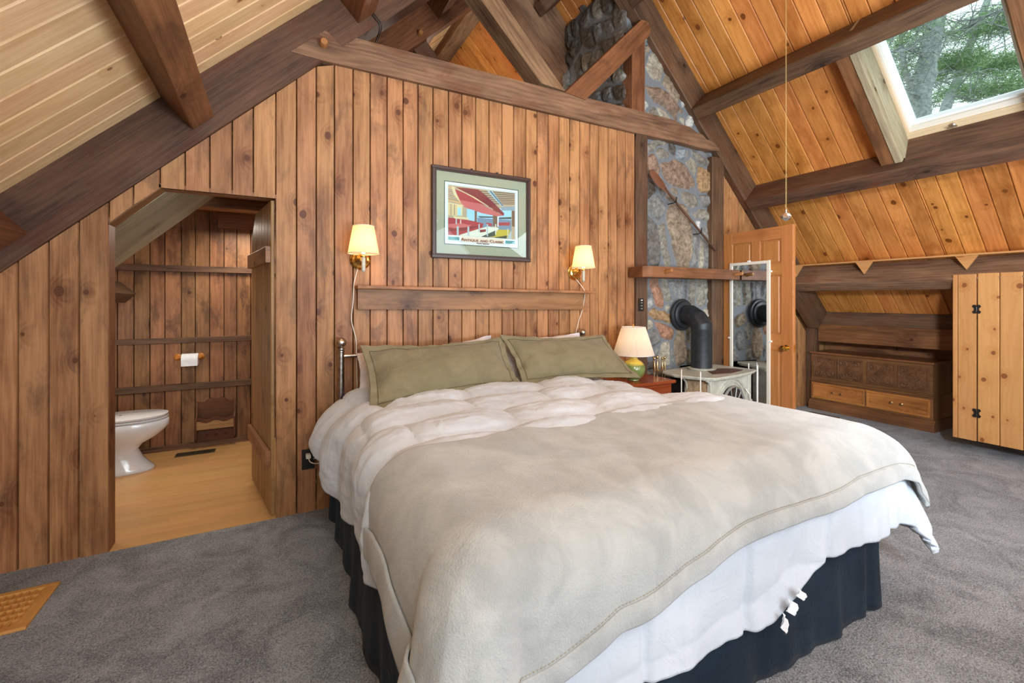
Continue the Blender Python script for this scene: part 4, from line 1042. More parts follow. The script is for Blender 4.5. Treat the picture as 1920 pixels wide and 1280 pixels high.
pg = MB().box((.178, 3.055, .347), (.206, 3.089, .372), 'y', .004); pg = pg.build('plug', M['white'])
tag(pg, 'white plug pushed into the upper socket of the black outlet', 'plug')
wire([(.192, 3.055, .358), (.20, 3.03, .335), (.235, 3.02, .322), (.27, 3.02, .33), (.30, 3.03, .36)], .003).build('cord', M['cordw'], pg)
sp_ = thing('switch_plate', 'slim black control plate on the dark post left of the chimney', 'switch', (2.974, 3.078, 1.29))
MB().box((2.947, 3.068, 1.232), (3.004, 3.0815, 1.348), 'z', .003).build('plate', M['black'], sp_)
for i_, zz in enumerate((1.255, 1.282, 1.308, 1.332)):
    MB().box((2.966, 3.064, zz - .005), (2.984, 3.069, zz + .005), 'x', .001).build('button', M['paper'] if i_ == 3 else M['greypaint'], sp_)

# ------------------------------------------------------------------ nightstand, lamp, fire tools
ns = thing('nightstand', 'small reddish cherry nightstand between bed and stove', 'nightstand', (2.76, 2.9, 0))
MB().box((2.535, 2.745, .06), (3.005, 3.06, .625), 'z', .004).build('body', M['cherry'], ns)
MB().box((2.515, 2.72, .625), (3.03, 3.07, .652), 'x', .006).build('top', M['cherry'], ns)
for z0, z1 in ((.42, .60), (.22, .40)):
    d = MB().box((2.555, 2.731, z0), (2.985, 2.746, z1), 'x', .004).build('drawer', M['cherry'], ns)
    MB().lathe([(.006, 0), (.006, .012), (.015, .018), (.012, .028), (.001, .032)], (2.77, 2.732, (z0 + z1) / 2), (0, -1, 0), 14).build('knob', M['brass'], d)
for x in (2.55, 2.98):
    for y in (2.76, 3.04): MB().box((x - .02, y - .02, 0), (x + .02, y + .02, .062), 'z').build('leg', M['cherry'], ns)
lm = thing('table_lamp', 'table lamp with round green glazed base and white pleated shade', 'lamp', (2.70, 2.88, .652))
LX, LY = 2.70, 2.88
MB().lathe([(.045, .6525), (.05, .657), (.048, .664), (.062, .675), (.085, .70), (.096, .735), (.097, .76), (.088, .79), (.066, .815), (.042, .828), (.034, .838), (.033, .85), (.038, .866), (.03, .87)], (LX, LY, 0), seg=36).build('base', M['ceramic'], lm)
lm.children[-1].data.transform(Matrix.Translation((0, 0, 0)))
rows = []
for t in (0, .5, 1):
    r0 = .170 + (.098 - .170) * t; z = .872 + .232 * t
    rows.append([((LX + (r0 + .0016 * math.cos(a_ * 90)) * math.cos(a_)), (LY + (r0 + .0016 * math.cos(a_ * 90)) * math.sin(a_)), z) for a_ in np.linspace(0, 2 * math.pi, 721)])
MB().grid(np.array(rows).transpose(1, 0, 2)).build('lamp_shade', M['shadew'], lm)
rm = MB()
for r_, z in ((.171, .873), (.099, 1.103)): MB().tube([(LX + r_ * math.cos(a_), LY + r_ * math.sin(a_), z) for a_ in np.linspace(0, 2 * math.pi, 41)], .003, 6).build('shade_trim', M['paper'], lm)
hp_ = MB().tube([(LX, LY, .866), (LX, LY, .93)], .006).tube([(LX - .02, LY, .93), (LX - .055, LY, .97), (LX - .055, LY, 1.06), (LX, LY, 1.098), (LX + .055, LY, 1.06), (LX + .055, LY, .97), (LX + .02, LY, .93), (LX - .02, LY, .93)], .0015)
for a_ in (0, 2.09, 4.19): hp_.tube([(LX, LY, 1.1), (LX + .098 * math.cos(a_), LY + .098 * math.sin(a_), 1.1)], .0015)
hp_.lathe([(.002, 1.098), (.006, 1.104), (.004, 1.112), (.007, 1.122), (.001, 1.132)], (LX, LY, 0), seg=12).build('harp_and_finial', M['brass'], lm)
MB().lathe([(.012, .93), (.013, .955), (.028, .99), (.026, 1.02), (.008, 1.04)], (LX, LY, 0), seg=14).build('bulb', M['bulb'], lm)
light('table_lamp_light', 'POINT', (LX, LY, 1.0), 4.5, (1, .70, .42), shadow_soft_size=.03)

ft = thing('fireplace_tool_set', 'brass fireplace tool stand with ball handles behind the nightstand', 'fireplace tools', (3.09, 3.02, 0))
fx, fy = 3.10, 3.0
MB().lathe([(.09, 0), (.09, .015), (.03, .03), (.01, .04)], (fx, fy, 0), seg=24).build('base', M['oldbrass'], ft)
MB().tube([(fx, fy, .03), (fx, fy, .80)], .006).lathe([(.006, .66), (.012, .70), (.014, .72), (.008, .77)], (fx, fy, 0), seg=14).ball((fx, fy, .812), .015).build('pole', M['oldbrass'], ft)
for i_, a_ in enumerate((-2.6, -1.35, -.35, 1.8)):
    dx_, dy_ = math.cos(a_), math.sin(a_) * .5
    ax_ = [(fx, fy, .71), (fx + dx_ * .02, fy + dy_ * .02, .69), (fx + dx_ * .045, fy + dy_ * .045, .685), (fx + dx_ * .065, fy + dy_ * .065, .70), (fx + dx_ * .07, fy + dy_ * .07, .72)]
    MB().tube(ax_, .004).build('hook_arm', M['oldbrass'], ft)
    tx, ty = fx + dx_ * .075, fy + dy_ * .075 - .01
    tl_ = MB().tube([(tx, ty, .15), (tx, ty, .68)], .0035).lathe([(.004, .68), (.009, .70), (.011, .73), (.007, .76), (.005, .79), (.006, .795)], (tx, ty, 0), seg=12).ball((tx, ty, .806), .012)
    if i_ == 0: tl_.box((tx - .05, ty - .004, .06), (tx + .05, ty + .004, .16), 'z', .003)
    elif i_ == 1: tl_.lathe([(.02, .06), (.028, .12), (.006, .16)], (tx, ty, 0), seg=12)
    else: tl_.tube([(tx, ty, .15), (tx, ty, .08), (tx + .02, ty, .06)], .004)
    tl_.build('tool', M['oldbrass'], ft)

# ------------------------------------------------------------------ stove and pipe
fp = thing('stove_pipe', 'black stovepipe rising from the stove and bending into the stone wall', 'stovepipe', (3.55, 2.885, .69))
MB().lathe([(.150, 0), (.156, .012), (.150, .022), (.132, .026), (.130, .046), (.124, .05), (.10, .052)], (3.55, 3.118, 1.19), (0, -1, 0), 40).build('wall_collar', M['iron'], fp)
yz = [(3.12, 1.19), (3.03, 1.19)]; path = [Vector((3.55, y, z)) for y, z in yz]
cy_, cz_, R_ = 3.0, 1.075, .115
el = [Vector((3.55, 3.07, 1.19)), Vector((3.55, 3.008, 1.19)), Vector((3.55, 2.935, 1.152)), Vector((3.55, 2.885, 1.09)), Vector((3.55, 2.885, 1.06))]
def mitre(mb, pts, r, seg=32):
    n = len(pts); vs = []
    for k_, p in enumerate(pts):
        d0 = (pts[k_] - pts[k_ - 1]).normalized() if k_ else (pts[1] - pts[0]).normalized()
        d1 = (pts[k_ + 1] - pts[k_]).normalized() if k_ < n - 1 else d0
        pn_ = (d0 + d1).normalized(); B_ = Vector((1, 0, 0)); A_ = d0.cross(B_)
        for i in range(seg):
            a_ = 2 * math.pi * i / seg; o_ = p + B_ * (r * math.cos(a_)) + A_ * (r * math.sin(a_))
            vs.append(o_ + d0 * ((p - o_).dot(pn_) / d0.dot(pn_)))
    fs = [[k_ * seg + i, k_ * seg + (i + 1) % seg, (k_ + 1) * seg + (i + 1) % seg, (k_ + 1) * seg + i] for k_ in range(n - 1) for i in range(seg)]
    mb.add(vs, fs, [[(0, 0)] * 4] * len(fs), smooth=True); return mb
mitre(MB(), el, .093).lathe([(.0945, 3.0), (.0945, 3.0)], (3.55, 0, 1.19), (0, 1, 0), 4).build('elbow', M['iron'], fp, angle=20)
MB().lathe([(.0955, 1.066), (.0955, 1.058), (.094, 1.054), (.094, .70), (.0955, .69)], (3.55, 2.885, 0), seg=36).build('pipe_section', M['iron'], fp)
stv = thing('wood_stove', 'cream enamel wood stove with arched glass door in front of the chimney', 'stove', (3.55, 2.72, 0))
SM = Matrix.Translation((3.254, 2.514, 0)) @ Matrix.Rotation(math.radians(8.7), 4, 'Z')
def sv(mb, name, mat, parent=stv): return mb.xf(SM).build(name, mat, parent)
plf = [(.0, -.005), (.18, -.022), (.38, -.028), (.58, -.022), (.735, 0), (.765, .035), (.765, .42), (.70, .50), (.0, .50), (-.07, .45), (-.105, .33), (-.095, .24), (-.05, .06)]
def prof(mb, p, z0, z1, m=0): return mb.prism((0, 0, z0), (0, 0, z1), p, (1, 0, 0), (0, 1, 0), m=m)
def shrink(p, d, c=(.34, .24)): return [(c[0] + (x - c[0]) * (1 - d / abs(x - c[0] + 1e-6) if abs(x - c[0]) > d else 0), c[1] + (y - c[1]) * (1 - d / abs(y - c[1] + 1e-6) if abs(y - c[1]) > d else 0)) for x, y in p]
tp = MB(); prof(tp, plf, .668, .682); prof(tp, shrink(plf, .012), .655, .669)
sv(tp, 'top_plate', M['cream'])
gr_ = MB(); prof(gr_, [(.16, .10), (.34, .04), (.60, .06), (.62, .16), (.50, .24), (.30, .24)], .682, .688); sv(gr_, 'griddle', noisy('rusty_brown_griddle', '4a3128', '5e4136', 60, .6))
bd = MB().box((.03, .05, .12), (.69, .30, .655), 'z', .006); sv(bd, 'body', M['cream'])
bk = MB().box((.05, .31, .10), (.67, .46, .65), 'z', .006); sv(bk, 'heat_shield', M['darkiron'])
cr2 = MB()
for x in (.03, .69): cr2.box((x - .022, .035, .12), (x + .022, .075, .655), 'z', .006)
cr2.box((.0, .03, .385), (.72, .055, .405), 'x', .004)
for rr_, wd_ in ((.29, .012), (.255, .008)):
    pts = [(.36 + rr_ * math.cos(a_), .048, .36 + rr_ * .95 * math.sin(a_)) for a_ in np.linspace(0, math.pi, 33)]
    cr2.tube(pts, wd_, 8)
for i_ in range(26): cr2.box((.06 + i_ * .024, .042, .15), (.068 + i_ * .024, .052, .375), 'z', .002) if not .12 < .06 + i_ * .024 < .60 else None
sv(cr2, 'front_casting', M['cream'])
sd = MB()
for rr_ in (.105, .085): sd.tube([(.027, .175 - rr_ * math.cos(a_), .40 + rr_ * 1.5 * math.sin(a_)) for a_ in np.linspace(0, math.pi, 25)], .006, 8)
for a_ in np.linspace(.2, math.pi - .2, 9): sd.tube([(.027, .175 - .03 * math.cos(a_), .405 + .04 * math.sin(a_)), (.027, .175 - .078 * math.cos(a_), .405 + .115 * math.sin(a_))], .004, 6)
sd.box((.018, .06, .385), (.03, .29, .402), 'y', .003); sd.box((.022, .07, .14), (.03, .28, .655), 'z', .004)
sv(sd, 'side_casting', M['creamshade'])
for lx, ly, dx_, dy_ in ((.03, .05, -.07, 0), (.03, .27, -.10, 0), (.69, .05, .07, 0)):
    b_ = MB().tube([(lx + dx_, ly + dy_, .652), (lx + dx_ * .6, ly, .645), (lx + dx_ * .2, ly, .61), (lx, ly, .54), (lx, ly, .50)], [.007, .009, .009, .008, .006], 8)
    sv(b_, 'scroll_bracket', M['cream'])
dr_ = MB()
arch = [(.36 + .20 * math.cos(a_), .34 + .225 * math.sin(a_)) for a_ in np.linspace(0, math.pi, 25)] + [(.16, .15), (.56, .15)]
dr_.prism((0, .028, 0), (0, .05, 0), arch, (1, 0, 0), (0, 0, 1))
do = sv(dr_, 'fire_door', plain('smoky_stove_glass', '15191c', .08))
tr_ = MB(); tr_.tube([(.36 + .20 * math.cos(a_), .024, .34 + .225 * math.sin(a_)) for a_ in np.linspace(0, math.pi, 25)], .011, 8)
tr_.tube([(.36 + .085 * math.cos(a_), .022, .345 + .09 * math.sin(a_)) for a_ in np.linspace(0, math.pi, 17)], .006, 8)
for a_ in (.35, .85, 1.3, 1.84, 2.3, 2.8): tr_.tube([(.36 + .085 * math.cos(a_), .022, .345 + .09 * math.sin(a_)), (.36 + .195 * math.cos(a_), .022, .345 + .22 * math.sin(a_))], .006, 8)
tr_.tube([(.15, .022, .345), (.57, .022, .345)], .008, 8)
for x in (.30, .36, .42, .49): tr_.tube([(x, .022, .345), (x, .022, .15)], .006, 8)
for x in (.158, .562): tr_.tube([(x, .024, .345), (x, .024, .15)], .010, 8)
sv(tr_, 'door_tracery', M['greypaint'], do)
ha = MB().tube([(.585, .03, .52), (.60, 0, .47), (.60, -.01, .36)], .006, 8).lathe([(.02, -.02), (.024, 0), (.02, .02)], (.63, -.02, .345), (1, 0, 0), 12).tube([(.56, -.01, .34), (.66, -.03, .35)], .01, 8)
sv(ha, 'handle', M['chrome'], do)
for lx, ly in ((.05, .07), (.67, .07), (.05, .43), (.67, .43)):
    sv(MB().lathe([(.022, 0), (.016, .05), (.026, .12)], (lx, ly, 0), seg=12), 'leg', M['cream'])
fc = MB().lathe([(.112, .682), (.125, .690), (.128, .698), (.10, .702)], (3.55, 2.885, 0), seg=32); fc.build('flue_collar', M['cream'], stv)
gd = thing('stove_guard', 'slim white metal guard rods standing around the cream stove', 'stove guard', (3.5, 2.7, 0))
rods = [(3.078, 2.705, .743), (3.065, 2.50, .756), (3.945, 2.59, .735), (4.035, 2.74, .73), (3.14, 3.04, .74)]
for x, y, z in rods: MB().tube([(x, y, 0), (x, y, z - .01), (x, y, z)], [.0045, .0045, .002], 8).build('rod', M['white'], gd)
MB().tube([(x, y, .02) for x, y, z in (rods[4], rods[0], rods[1], rods[2], rods[3])], .0045, 8).build('bottom_rail', M['white'], gd)

# ------------------------------------------------------------------ panel door with mirror
H0, H1 = Vector((4.122, 3.078, 0)), Vector((4.078, 2.348, 0)); dw = (H1 - H0).length
ang = math.atan2((H1 - H0).y, (H1 - H0).x)
DM = Matrix.Translation(H0) @ Matrix.Rotation(ang, 4, 'Z')      # local x: hinge to free edge, local -y: towards the bed
d2 = thing('door_2', '', '', H0)
for kk in ('label', 'category'): del d2[kk]
struct(d2)
db = MB(); T = .035
def dbox(mb, x0, x1, z0, z1, y0=0.0, y1=T, g='z', c=.002, r=None): return mb.box((x0, y0, z0), (x1, y1, z1), g, c, r=r)
for x0, x1 in ((0, .105), (dw - .11, dw)): dbox(db, x0, x1, .02, 2.01)
for z0, z1 in ((1.895, 2.01), (1.565, 1.672), (.87, 1.02), (.02, .24)): dbox(db, .105, dw - .11, z0, z1, g='x')
for z0, z1 in ((1.672, 1.895), (1.02, 1.565), (.24, .87)): dbox(db, dw / 2 - .045, dw / 2 + .045, z0, z1)
# local y must point to the room side on the left: mirror the sign so the visible face is y=0
db.xf(DM).build('door_frame', M['door'], d2)
pn_ = MB()
for z0, z1 in ((1.672, 1.895), (1.02, 1.565), (.24, .87)):
    for x0, x1 in ((.105, dw / 2 - .045), (dw / 2 + .045, dw - .11)):
        pn = MB().box((x0 - .004, .010, z0 - .004), (x1 + .004, T - .010, z1 + .004), 'z', .0)
        pn.prism(((x0 + x1) / 2, T / 2, z0 + .018), ((x0 + x1) / 2, T / 2, z1 - .018), rect(x1 - x0 - .036, T - .008, .012), (1, 0, 0), (0, 1, 0))
        pn.xf(DM).build('door_panel', M['door'], d2)
kb = MB()
for sg, y0 in ((-1, 0), (1, T)):
    kb.lathe([(.028, 0), (.028, .004), (.012, .008), (.011, .025), (.020, .032), (.027, .045), (.024, .058), (.001, .064)], (dw - .058, y0, .902), (0, sg, 0), 20)
kb.xf(DM).build('knob', M['brass'], d2)
lt_ = MB().box((dw, .008, .87), (dw + .002, .028, .935), 'z', .0).xf(DM); lt_.build('latch_plate', M['brass'], d2)
# which side of the leaf faces the bed?  its outward direction is local -y or +y
side = -1 if (DM.to_3x3() @ Vector((0, 1, 0))).x > 0 else 1
yv = 0.0 if side == -1 else T
mr_ = thing('wall_mirror', 'tall narrow white-framed mirror hung on the open panel door', 'mirror', DM @ Vector((.3, yv, 1.0)))
mf = MB(); x0, x1, z0, z1 = .088, .520, .30, 1.705; ya, yb = sorted((yv, yv + side * .018))
for a, b, c, d in ((x0, x1, z0, z0 + .028), (x0, x1, z1 - .028, z1), (x0, x0 + .028, z0 + .028, z1 - .028), (x1 - .028, x1, z0 + .028, z1 - .028)): mf.box((a, ya, c), (b, yb, d), 'x', .003)
mf.xf(DM).build('frame', M['whitewood'], mr_)
y2, y3 = sorted((yv + side * .004, yv + side * .010))
MB().box((x0 + .02, y2, z0 + .02), (x1 - .02, y3, z1 - .02), 'x', 0).xf(DM).build('mirror_glass', M['mirror'], mr_)
for x, z in ((x1 + .004, 1.6), (x1 + .004, .95), (x0 - .004, .95), ((x0 + x1) / 2, z1 + .004)):
    MB().box((x - .012, min(yv, yv + side * .022), z - .008), (x + .012, max(yv, yv + side * .022), z + .008), 'x', .002).xf(DM).build('clip', M['glassball'] if 0 else M['white'], mr_)

# ------------------------------------------------------------------ paddle, pull cord
pd = thing('canoe_paddle', 'old wooden paddle mounted diagonally on the stone chimney', 'paddle', (3.5, 3.07, 2.15))
A_, B_ = Vector((3.06, 3.05, 2.525)), Vector((3.965, 3.05, 1.835)); dd_ = (B_ - A_).normalized(); nn_ = Vector((0, 1, 0)).cross(dd_)
G = []
prf = [(0, .012), (.015, .026), (.05, .038), (.11, .044), (.17, .040), (.22, .028), (.27, .016), (.31, .012)]
for t, w in prf:
    G.append([tuple(A_ + dd_ * t + nn_ * (w * math.cos(a_)) + Vector((0, 1, 0)) * ((.006 if t > .02 else .004) * math.sin(a_))) for a_ in np.linspace(0, 2 * math.pi, 25)])
MB().grid(G).build('blade', M['beamred'], pd)
Ls = (B_ - A_).length
MB().tube([A_ + dd_ * .24, A_ + dd_ * .5, A_ + dd_ * (Ls - .02), B_], [.012, .012, .011, .009], 12).build('shaft', M['beam'], pd)
for t in (.40, .84):
    c_ = A_ + dd_ * t
    MB().tube([c_ + Vector((-.035, .05, -.03)), c_ + Vector((-.03, -.012, -.03)), c_ + Vector((.0, -.018, -.018)), c_ + Vector((.008, -.016, .03))], .005, 8).build('iron_hook', M['darkiron'], pd)
px_, py_ = 3.385, 2.0
pc = thing('crystal_pull', 'faceted crystal pull hanging on a thin gold cord from the ceiling', 'ceiling pull', (px_, py_, 1.96))
MB().tube([(px_ - .004, py_, 2.0), (px_ - .004, py_, roofR(px_) - .02)], .0008, 6).tube([(px_ + .006, py_, 2.0), (px_ + .005, py_, roofR(px_) - .02)], .0007, 6).build('cord', M['twine'], pc)
MB().lathe([(.004, 1.995), (.01, 1.985), (.022, 1.978), (.040, 1.958), (.034, 1.945), (.004, 1.925)], (px_, py_, 0), seg=8, smooth=False).build('crystal', M['glassball'], pc)
MB().lathe([(.002, 2.02), (.007, 2.012), (.007, 1.996), (.003, 1.99)], (px_, py_, 0), seg=8).build('cap', M['chrome'], pc)

# ------------------------------------------------------------------ shelf on the low purlin, cabinet, chest
es = thing('eave_shelf', 'long thin shelf strip running above the low purlin on the right', 'shelf', (5.4, .6, 1.73))
MB().box((5.345, YB + .02, 1.722), (5.50, 3.076, 1.738), 'y', .002, seg=6).build('shelf_board', M['cab'], es)
for u in (1492, 1620, 1812):
    c_ = at(u, 505, 'x', 5.352)
    MB().prism((5.352, c_.y, 0), (5.368, c_.y, 0), [(-.075, 1.722), (.075, 1.722), (0, 1.600)], (0, 1, 0), (0, 0, 1)).build('bracket', M['cab'], es)
CX_ = 5.335
cb = thing('closet_front', 'knotty golden pine closet front with black hinges on the right', 'closet', (5.83, .2, 0))
MB().box((CX_, at(1795, 600, 'x', CX_).y, .12), (CX_ + .024, at(1786, 600, 'x', CX_).y, 1.557), 'z', .004, r=.3).build('stile', M['cab'], cb)
YH_ = at(1832, 600, 'x', CX_).y
planks(MB(), (CX_, 0, 0), (0, 1, 0), (0, 0, 1), (-1, 0, 0), [YH_ + .004, at(1795, 600, 'x', CX_).y], lambda a, b: [((.12,) * 2, (1.557,) * 2)], c=.004, dep=.006, t=.018).build('fixed_panel', M['cab'], cb)
yy = YH_
for nb in range(4):
    es_ = [yy - .1345 * i for i in range(5)][::-1]
    d = planks(MB(), (CX_, 0, 0), (0, 1, 0), (0, 0, 1), (-1, 0, 0), es_, lambda a, b: [((.122,) * 2, (1.562,) * 2)], c=.006, dep=.006, t=.018).build('closet_door', M['cab'], cb)
    for z in (1.255, .362):
        h_ = MB()
        for sg in (-1, 1):
            h_.prism((CX_ - .007, yy + .002, z), (CX_ - .0005, yy + .002, z), [(sg * .003, -.036), (sg * .020, -.038), (sg * .028, -.022), (sg * .016, -.008), (sg * .016, .008), (sg * .028, .022), (sg * .020, .038), (sg * .003, .036)], (0, 1, 0), (0, 0, 1))
        h_.tube([(CX_ - .008, yy + .002, z - .02), (CX_ - .008, yy + .002, z + .02)], .005, 8)
        h_.build('hinge', M['black'], d)
    yy -= .1345 * 4 + .006
tp_ = MB().box((CX_ + .027, -1.0, 1.40), (CX_ + .05, 1.66, 1.50), 'y').build('backing', M['cab'], cb)

ch = thing('carved_chest', 'dark walnut chest with four carved panels and two drawers under the eave', 'chest', (6.1, 2.6, 0))
cy0, cy1 = 2.0, 3.17
MB().box((5.885, cy0 + .005, .36), (6.33, cy1 - .005, .675), 'y', .003).build('body', M['chest'], ch)
MB().box((5.865, cy0 - .012, .676), (6.335, cy1 + .005, .700), 'y', .006).build('lid', M['chest'], ch)
MB().box((5.868, cy0 - .006, .340), (6.333, cy1 + .003, .360), 'y', .006).box((5.878, cy0, .115), (6.33, cy1, .340), 'y', .003).build('drawer_case', M['chest'], ch)
pb_ = MB(); xs = [(5.84, 0), (5.84, .07), (5.85, .085), (5.862, .10), (5.872, .115)]
pb_.prism((0, cy0 - .02, 0), (0, cy1 + .01, 0), [(6.33, 0)] + xs + [(6.33, .115)], (1, 0, 0), (0, 0, 1)); pb_.build('plinth', M['chest'], ch)
def scroll_field(a, b):
    """relief height of one carved tile, a,b in -1..1"""
    return 0
strokes = []
for sx in (-1, 1):
    for sy in (-1, 1):
        c = (sx * .58, sy * .60)
        for k_, (r0, r1, t0, t1) in enumerate(((.34, .12, 3.6, -1.4), (.20, .08, 1.0, 4.2))):
            pts = []
            for i in range(22):
                t = i / 21; a_ = t0 + (t1 - t0) * t; r_ = r0 + (r1 - r0) * t
                pts.append((c[0] + sx * r_ * math.cos(a_), c[1] + sy * r_ * math.sin(a_)))
            strokes.append((np.array(pts), .055))
    strokes.append((np.array([(sx * .95, -.12), (sx * .80, -.03), (sx * .80, .03), (sx * .95, .12)]), .05)); strokes.append((np.array([(-.12, sx * .95), (-.03, sx * .80), (.03, sx * .80), (.12, sx * .95)]), .05))
for i in range(5):
    for j in range(5):
        if (i + j) % 2 == 0: strokes.append((np.array([((i - 2) * .075 + (j - 2) * .075, (i - 2) * .075 - (j - 2) * .075)] * 2) + np.array([(0, 0), (.03, .03)]), .028))
NG = 84
ga, gb = np.meshgrid(np.linspace(-1, 1, NG), np.linspace(-1, 1, NG), indexing='ij'); RH = np.zeros(ga.shape)
for pts, w in strokes:
    dmin = np.full(ga.shape, 9.0)
    for p in pts: dmin = np.minimum(dmin, np.hypot(ga - p[0], gb - p[1]))
    RH = np.maximum(RH, np.sqrt(np.clip(1 - (dmin / w) ** 2, 0, 1)) * .8)
dm = np.abs(ga) + np.abs(gb); RH = np.maximum(RH, .5 * np.exp(-((dm - .50) / .035) ** 2))
bd_ = np.maximum(np.abs(ga), np.abs(gb)); RH = np.where(bd_ > .95, .6, RH)
for (u0, u1) in ((1526.5, 1568), (1572, 1617), (1628, 1679), (1685, 1741)):
    ya, yb = at(u1, 690, 'x', 5.885).y, at(u0, 690, 'x', 5.885).y
    
    G = np.stack([5.882 - RH * .030, ya + (ga * .5 + .5) * (yb - ya), .405 + (gb * .5 + .5) * .235], -1)
    mb = MB().grid(G); mb.box((5.8795, ya - .008, .397), (5.886, yb + .008, .648), 'y', .003)
    mb.build('carved_panel', M['carve'], ch, angle=80)
ym = (cy0 + cy1) / 2
for y0, y1 in ((cy0 + .022, ym - .008), (ym + .008, cy1 - .02)):
    d = MB()
    for a, b, c, e, g in ((y0, y1, .135, .158, 'y'), (y0, y1, .302, .325, 'y'), (y0, y0 + .023, .158, .302, 'z'), (y1 - .023, y1, .158, .302, 'z')): d.box((5.862, a, c), (5.879, b, e), g, .005)
    d.box((5.870, y0 + .02, .155), (5.879, y1 - .02, .305), 'y', .001)
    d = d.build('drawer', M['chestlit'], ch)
    for f_ in (-.045, .045):
        MB().lathe([(.012, 0), (.012, .003), (.005, .006), (.005, .014), (.013, .019), (.012, .027), (.001, .031)], (5.870, (y0 + y1) / 2 + f_, .232), (-1, 0, 0), 16).build('knob', M['oldbrass'], d)
rg = MB().box((5.40, 2.74, .0), (5.66, 3.04, .006), 'y', .002)
for i in range(14): rg.box((5.42, 2.765 + i * .0185, .006), (5.64, 2.773 + i * .0185, .009), 'x', .001)
tag(rg.build('floor_vent', plain('brown_vent_paint', '5b4536', .5)), 'brown metal floor vent in the carpet before the carved chest', 'vent')

# ------------------------------------------------------------------ bathroom things
tl = thing('toilet', 'white toilet at the left inside the bathroom opening', 'toilet', (-1.2, 4.5, 0))
def loft(secs, n=48):
    G = []
    for z, cx, rx, ry in secs:
        G.append([(cx + rx * math.copysign(abs(math.cos(a_)) ** .9, math.cos(a_)), 4.5 + ry * math.copysign(abs(math.sin(a_)) ** .9, math.sin(a_)), z) for a_ in np.linspace(0, 2 * math.pi, n + 1)])
    return np.array(G)
bw_ = MB().grid(loft([(0, -1.11, .27, .125), (.01, -1.11, .275, .13), (.03, -1.11, .262, .122), (.10, -1.13, .22, .105), (.17, -1.14, .20, .10), (.21, -1.13, .22, .12), (.26, -1.09, .27, .155), (.31, -1.06, .295, .175), (.34, -1.05, .305, .182), (.385, -1.05, .305, .184), (.392, -1.05, .298, .178), (.392, -1.05, .20, .12), (.30, -1.05, .15, .09), (.20, -1.05, .02, .02)]))
bw_.build('bowl', M['whitep'], tl, angle=60)
for nm, z0, z1, rx in (('seat', .396, .412, .302), ('lid', .416, .436, .300)):
    MB().grid(loft([(z0, -1.05, .01, .01), (z0, -1.05, rx - .006, .178), (z0 + .004, -1.05, rx, .184), (z1 - .004, -1.05, rx, .184), (z1, -1.05, rx - .010, .174), (z1 + .003, -1.05, .01, .01)])).build(nm, M['whitep'], tl, angle=60)
MB().box((-1.56, 4.30, .38), (-1.36, 4.70, .74), 'z', .03).box((-1.57, 4.29, .74), (-1.35, 4.71, .775), 'z', .01).build('tank', M['whitep'], tl)
th = thing('toilet_paper_holder', 'honey wood toilet paper holder with round ends on the bathroom wall', 'holder', (-.67, 4.94, .83))
tz = .822
for u in (333.5, 376.5):
    c_ = at(u, 664, 'y', 4.94)
    MB().lathe([(.030, 0), (.030, .006), (.022, .014), (.012, .018), (.012, .035), (.018, .045), (.018, .06), (.010, .07)], (c_.x, 4.948, tz), (0, -1, 0), 20).build('round_end', M['honey'], th)
xa, xb = at(341, 664, 'y', 4.89).x, at(372, 664, 'y', 4.89).x
MB().tube([(at(333.5, 664, 'y', 4.9).x, 4.893, tz), (at(376.5, 664, 'y', 4.9).x, 4.893, tz)], .008, 10).build('spindle', M['honey'], th)
tr2 = MB().lathe([(.02, 0), (.052, 0), (.052, xb - xa), (.02, xb - xa)], (xa, 4.89, tz - .018), (1, 0, 0), 28)
tr2.box((xa + .001, 4.836, tz - .072), (xb - .001, 4.840, tz - .015), 'z', .0)
tag(tr2.build('toilet_paper_roll', M['paper']), 'white toilet paper roll on the honey wood holder', 'toilet paper')
mg = thing('magazine_rack', 'dark wooden scalloped magazine rack on the bathroom wall near the floor', 'magazine rack', (-.46, 4.93, .05))
mx0, mx1 = -.605, -.325
sc_ = [(mx0 + (mx1 - mx0) * t, .395 + .035 * math.sin(math.pi * t) + .010 * math.cos(t * 6 * math.pi)) for t in np.linspace(0, 1, 25)]
MB().prism((0, 4.928, 0), (0, 4.944, 0), [(mx1, .05), (mx0, .05)][::-1] + sc_[::-1], (1, 0, 0), (0, 0, 1)).build('back_board', M['rack'], mg)
for x in (mx0 - .006, mx1 + .006): MB().prism((x - .006, 0, 0), (x + .006, 0, 0), [(4.942, .05), (4.942, .41), (4.92, .40), (4.90, .30), (4.85, .26), (4.85, .09), (4.90, .05)], (0, 1, 0), (0, 0, 1)).build('side_board', M['rack'], mg)
for z0, z1, y in ((.17, .235, 4.855), (.185, .265, 4.885)):
    sc_ = [(mx0 + (mx1 - mx0) * t, z1 + .010 * math.cos((t - .5) * 4 * math.pi)) for t in np.linspace(0, 1, 25)]
    MB().prism((0, y - .006, 0), (0, y + .006, 0), [(mx0, z0), (mx1, z0)] + sc_[::-1], (1, 0, 0), (0, 0, 1)).build('front_slat', M['bathdoor'] if y < 4.86 else M['rack'], mg)
lo_ = MB().box((mx0, 4.905, .05), (mx1, 4.925, .15), 'x', .002)
lo_.build('peg_board', M['rack'], mg)
for x in (-.54, -.465, -.39): MB().lathe([(.007, 0), (.007, .014), (.011, .02), (.008, .03), (.001, .032)], (x, 4.906, .105), (0, -1, 0), 10).build('peg', M['rack'], mg)
bv = MB().box((-.742, 4.69, .0), (-.455, 4.80, .005), 'x', .001)
bv = bv.build('floor_vent', plain('bronze_vent', '5f5238', .4, .4)); tag(bv, 'bronze floor vent at the back of the bathroom floor', 'vent')
sl = MB()
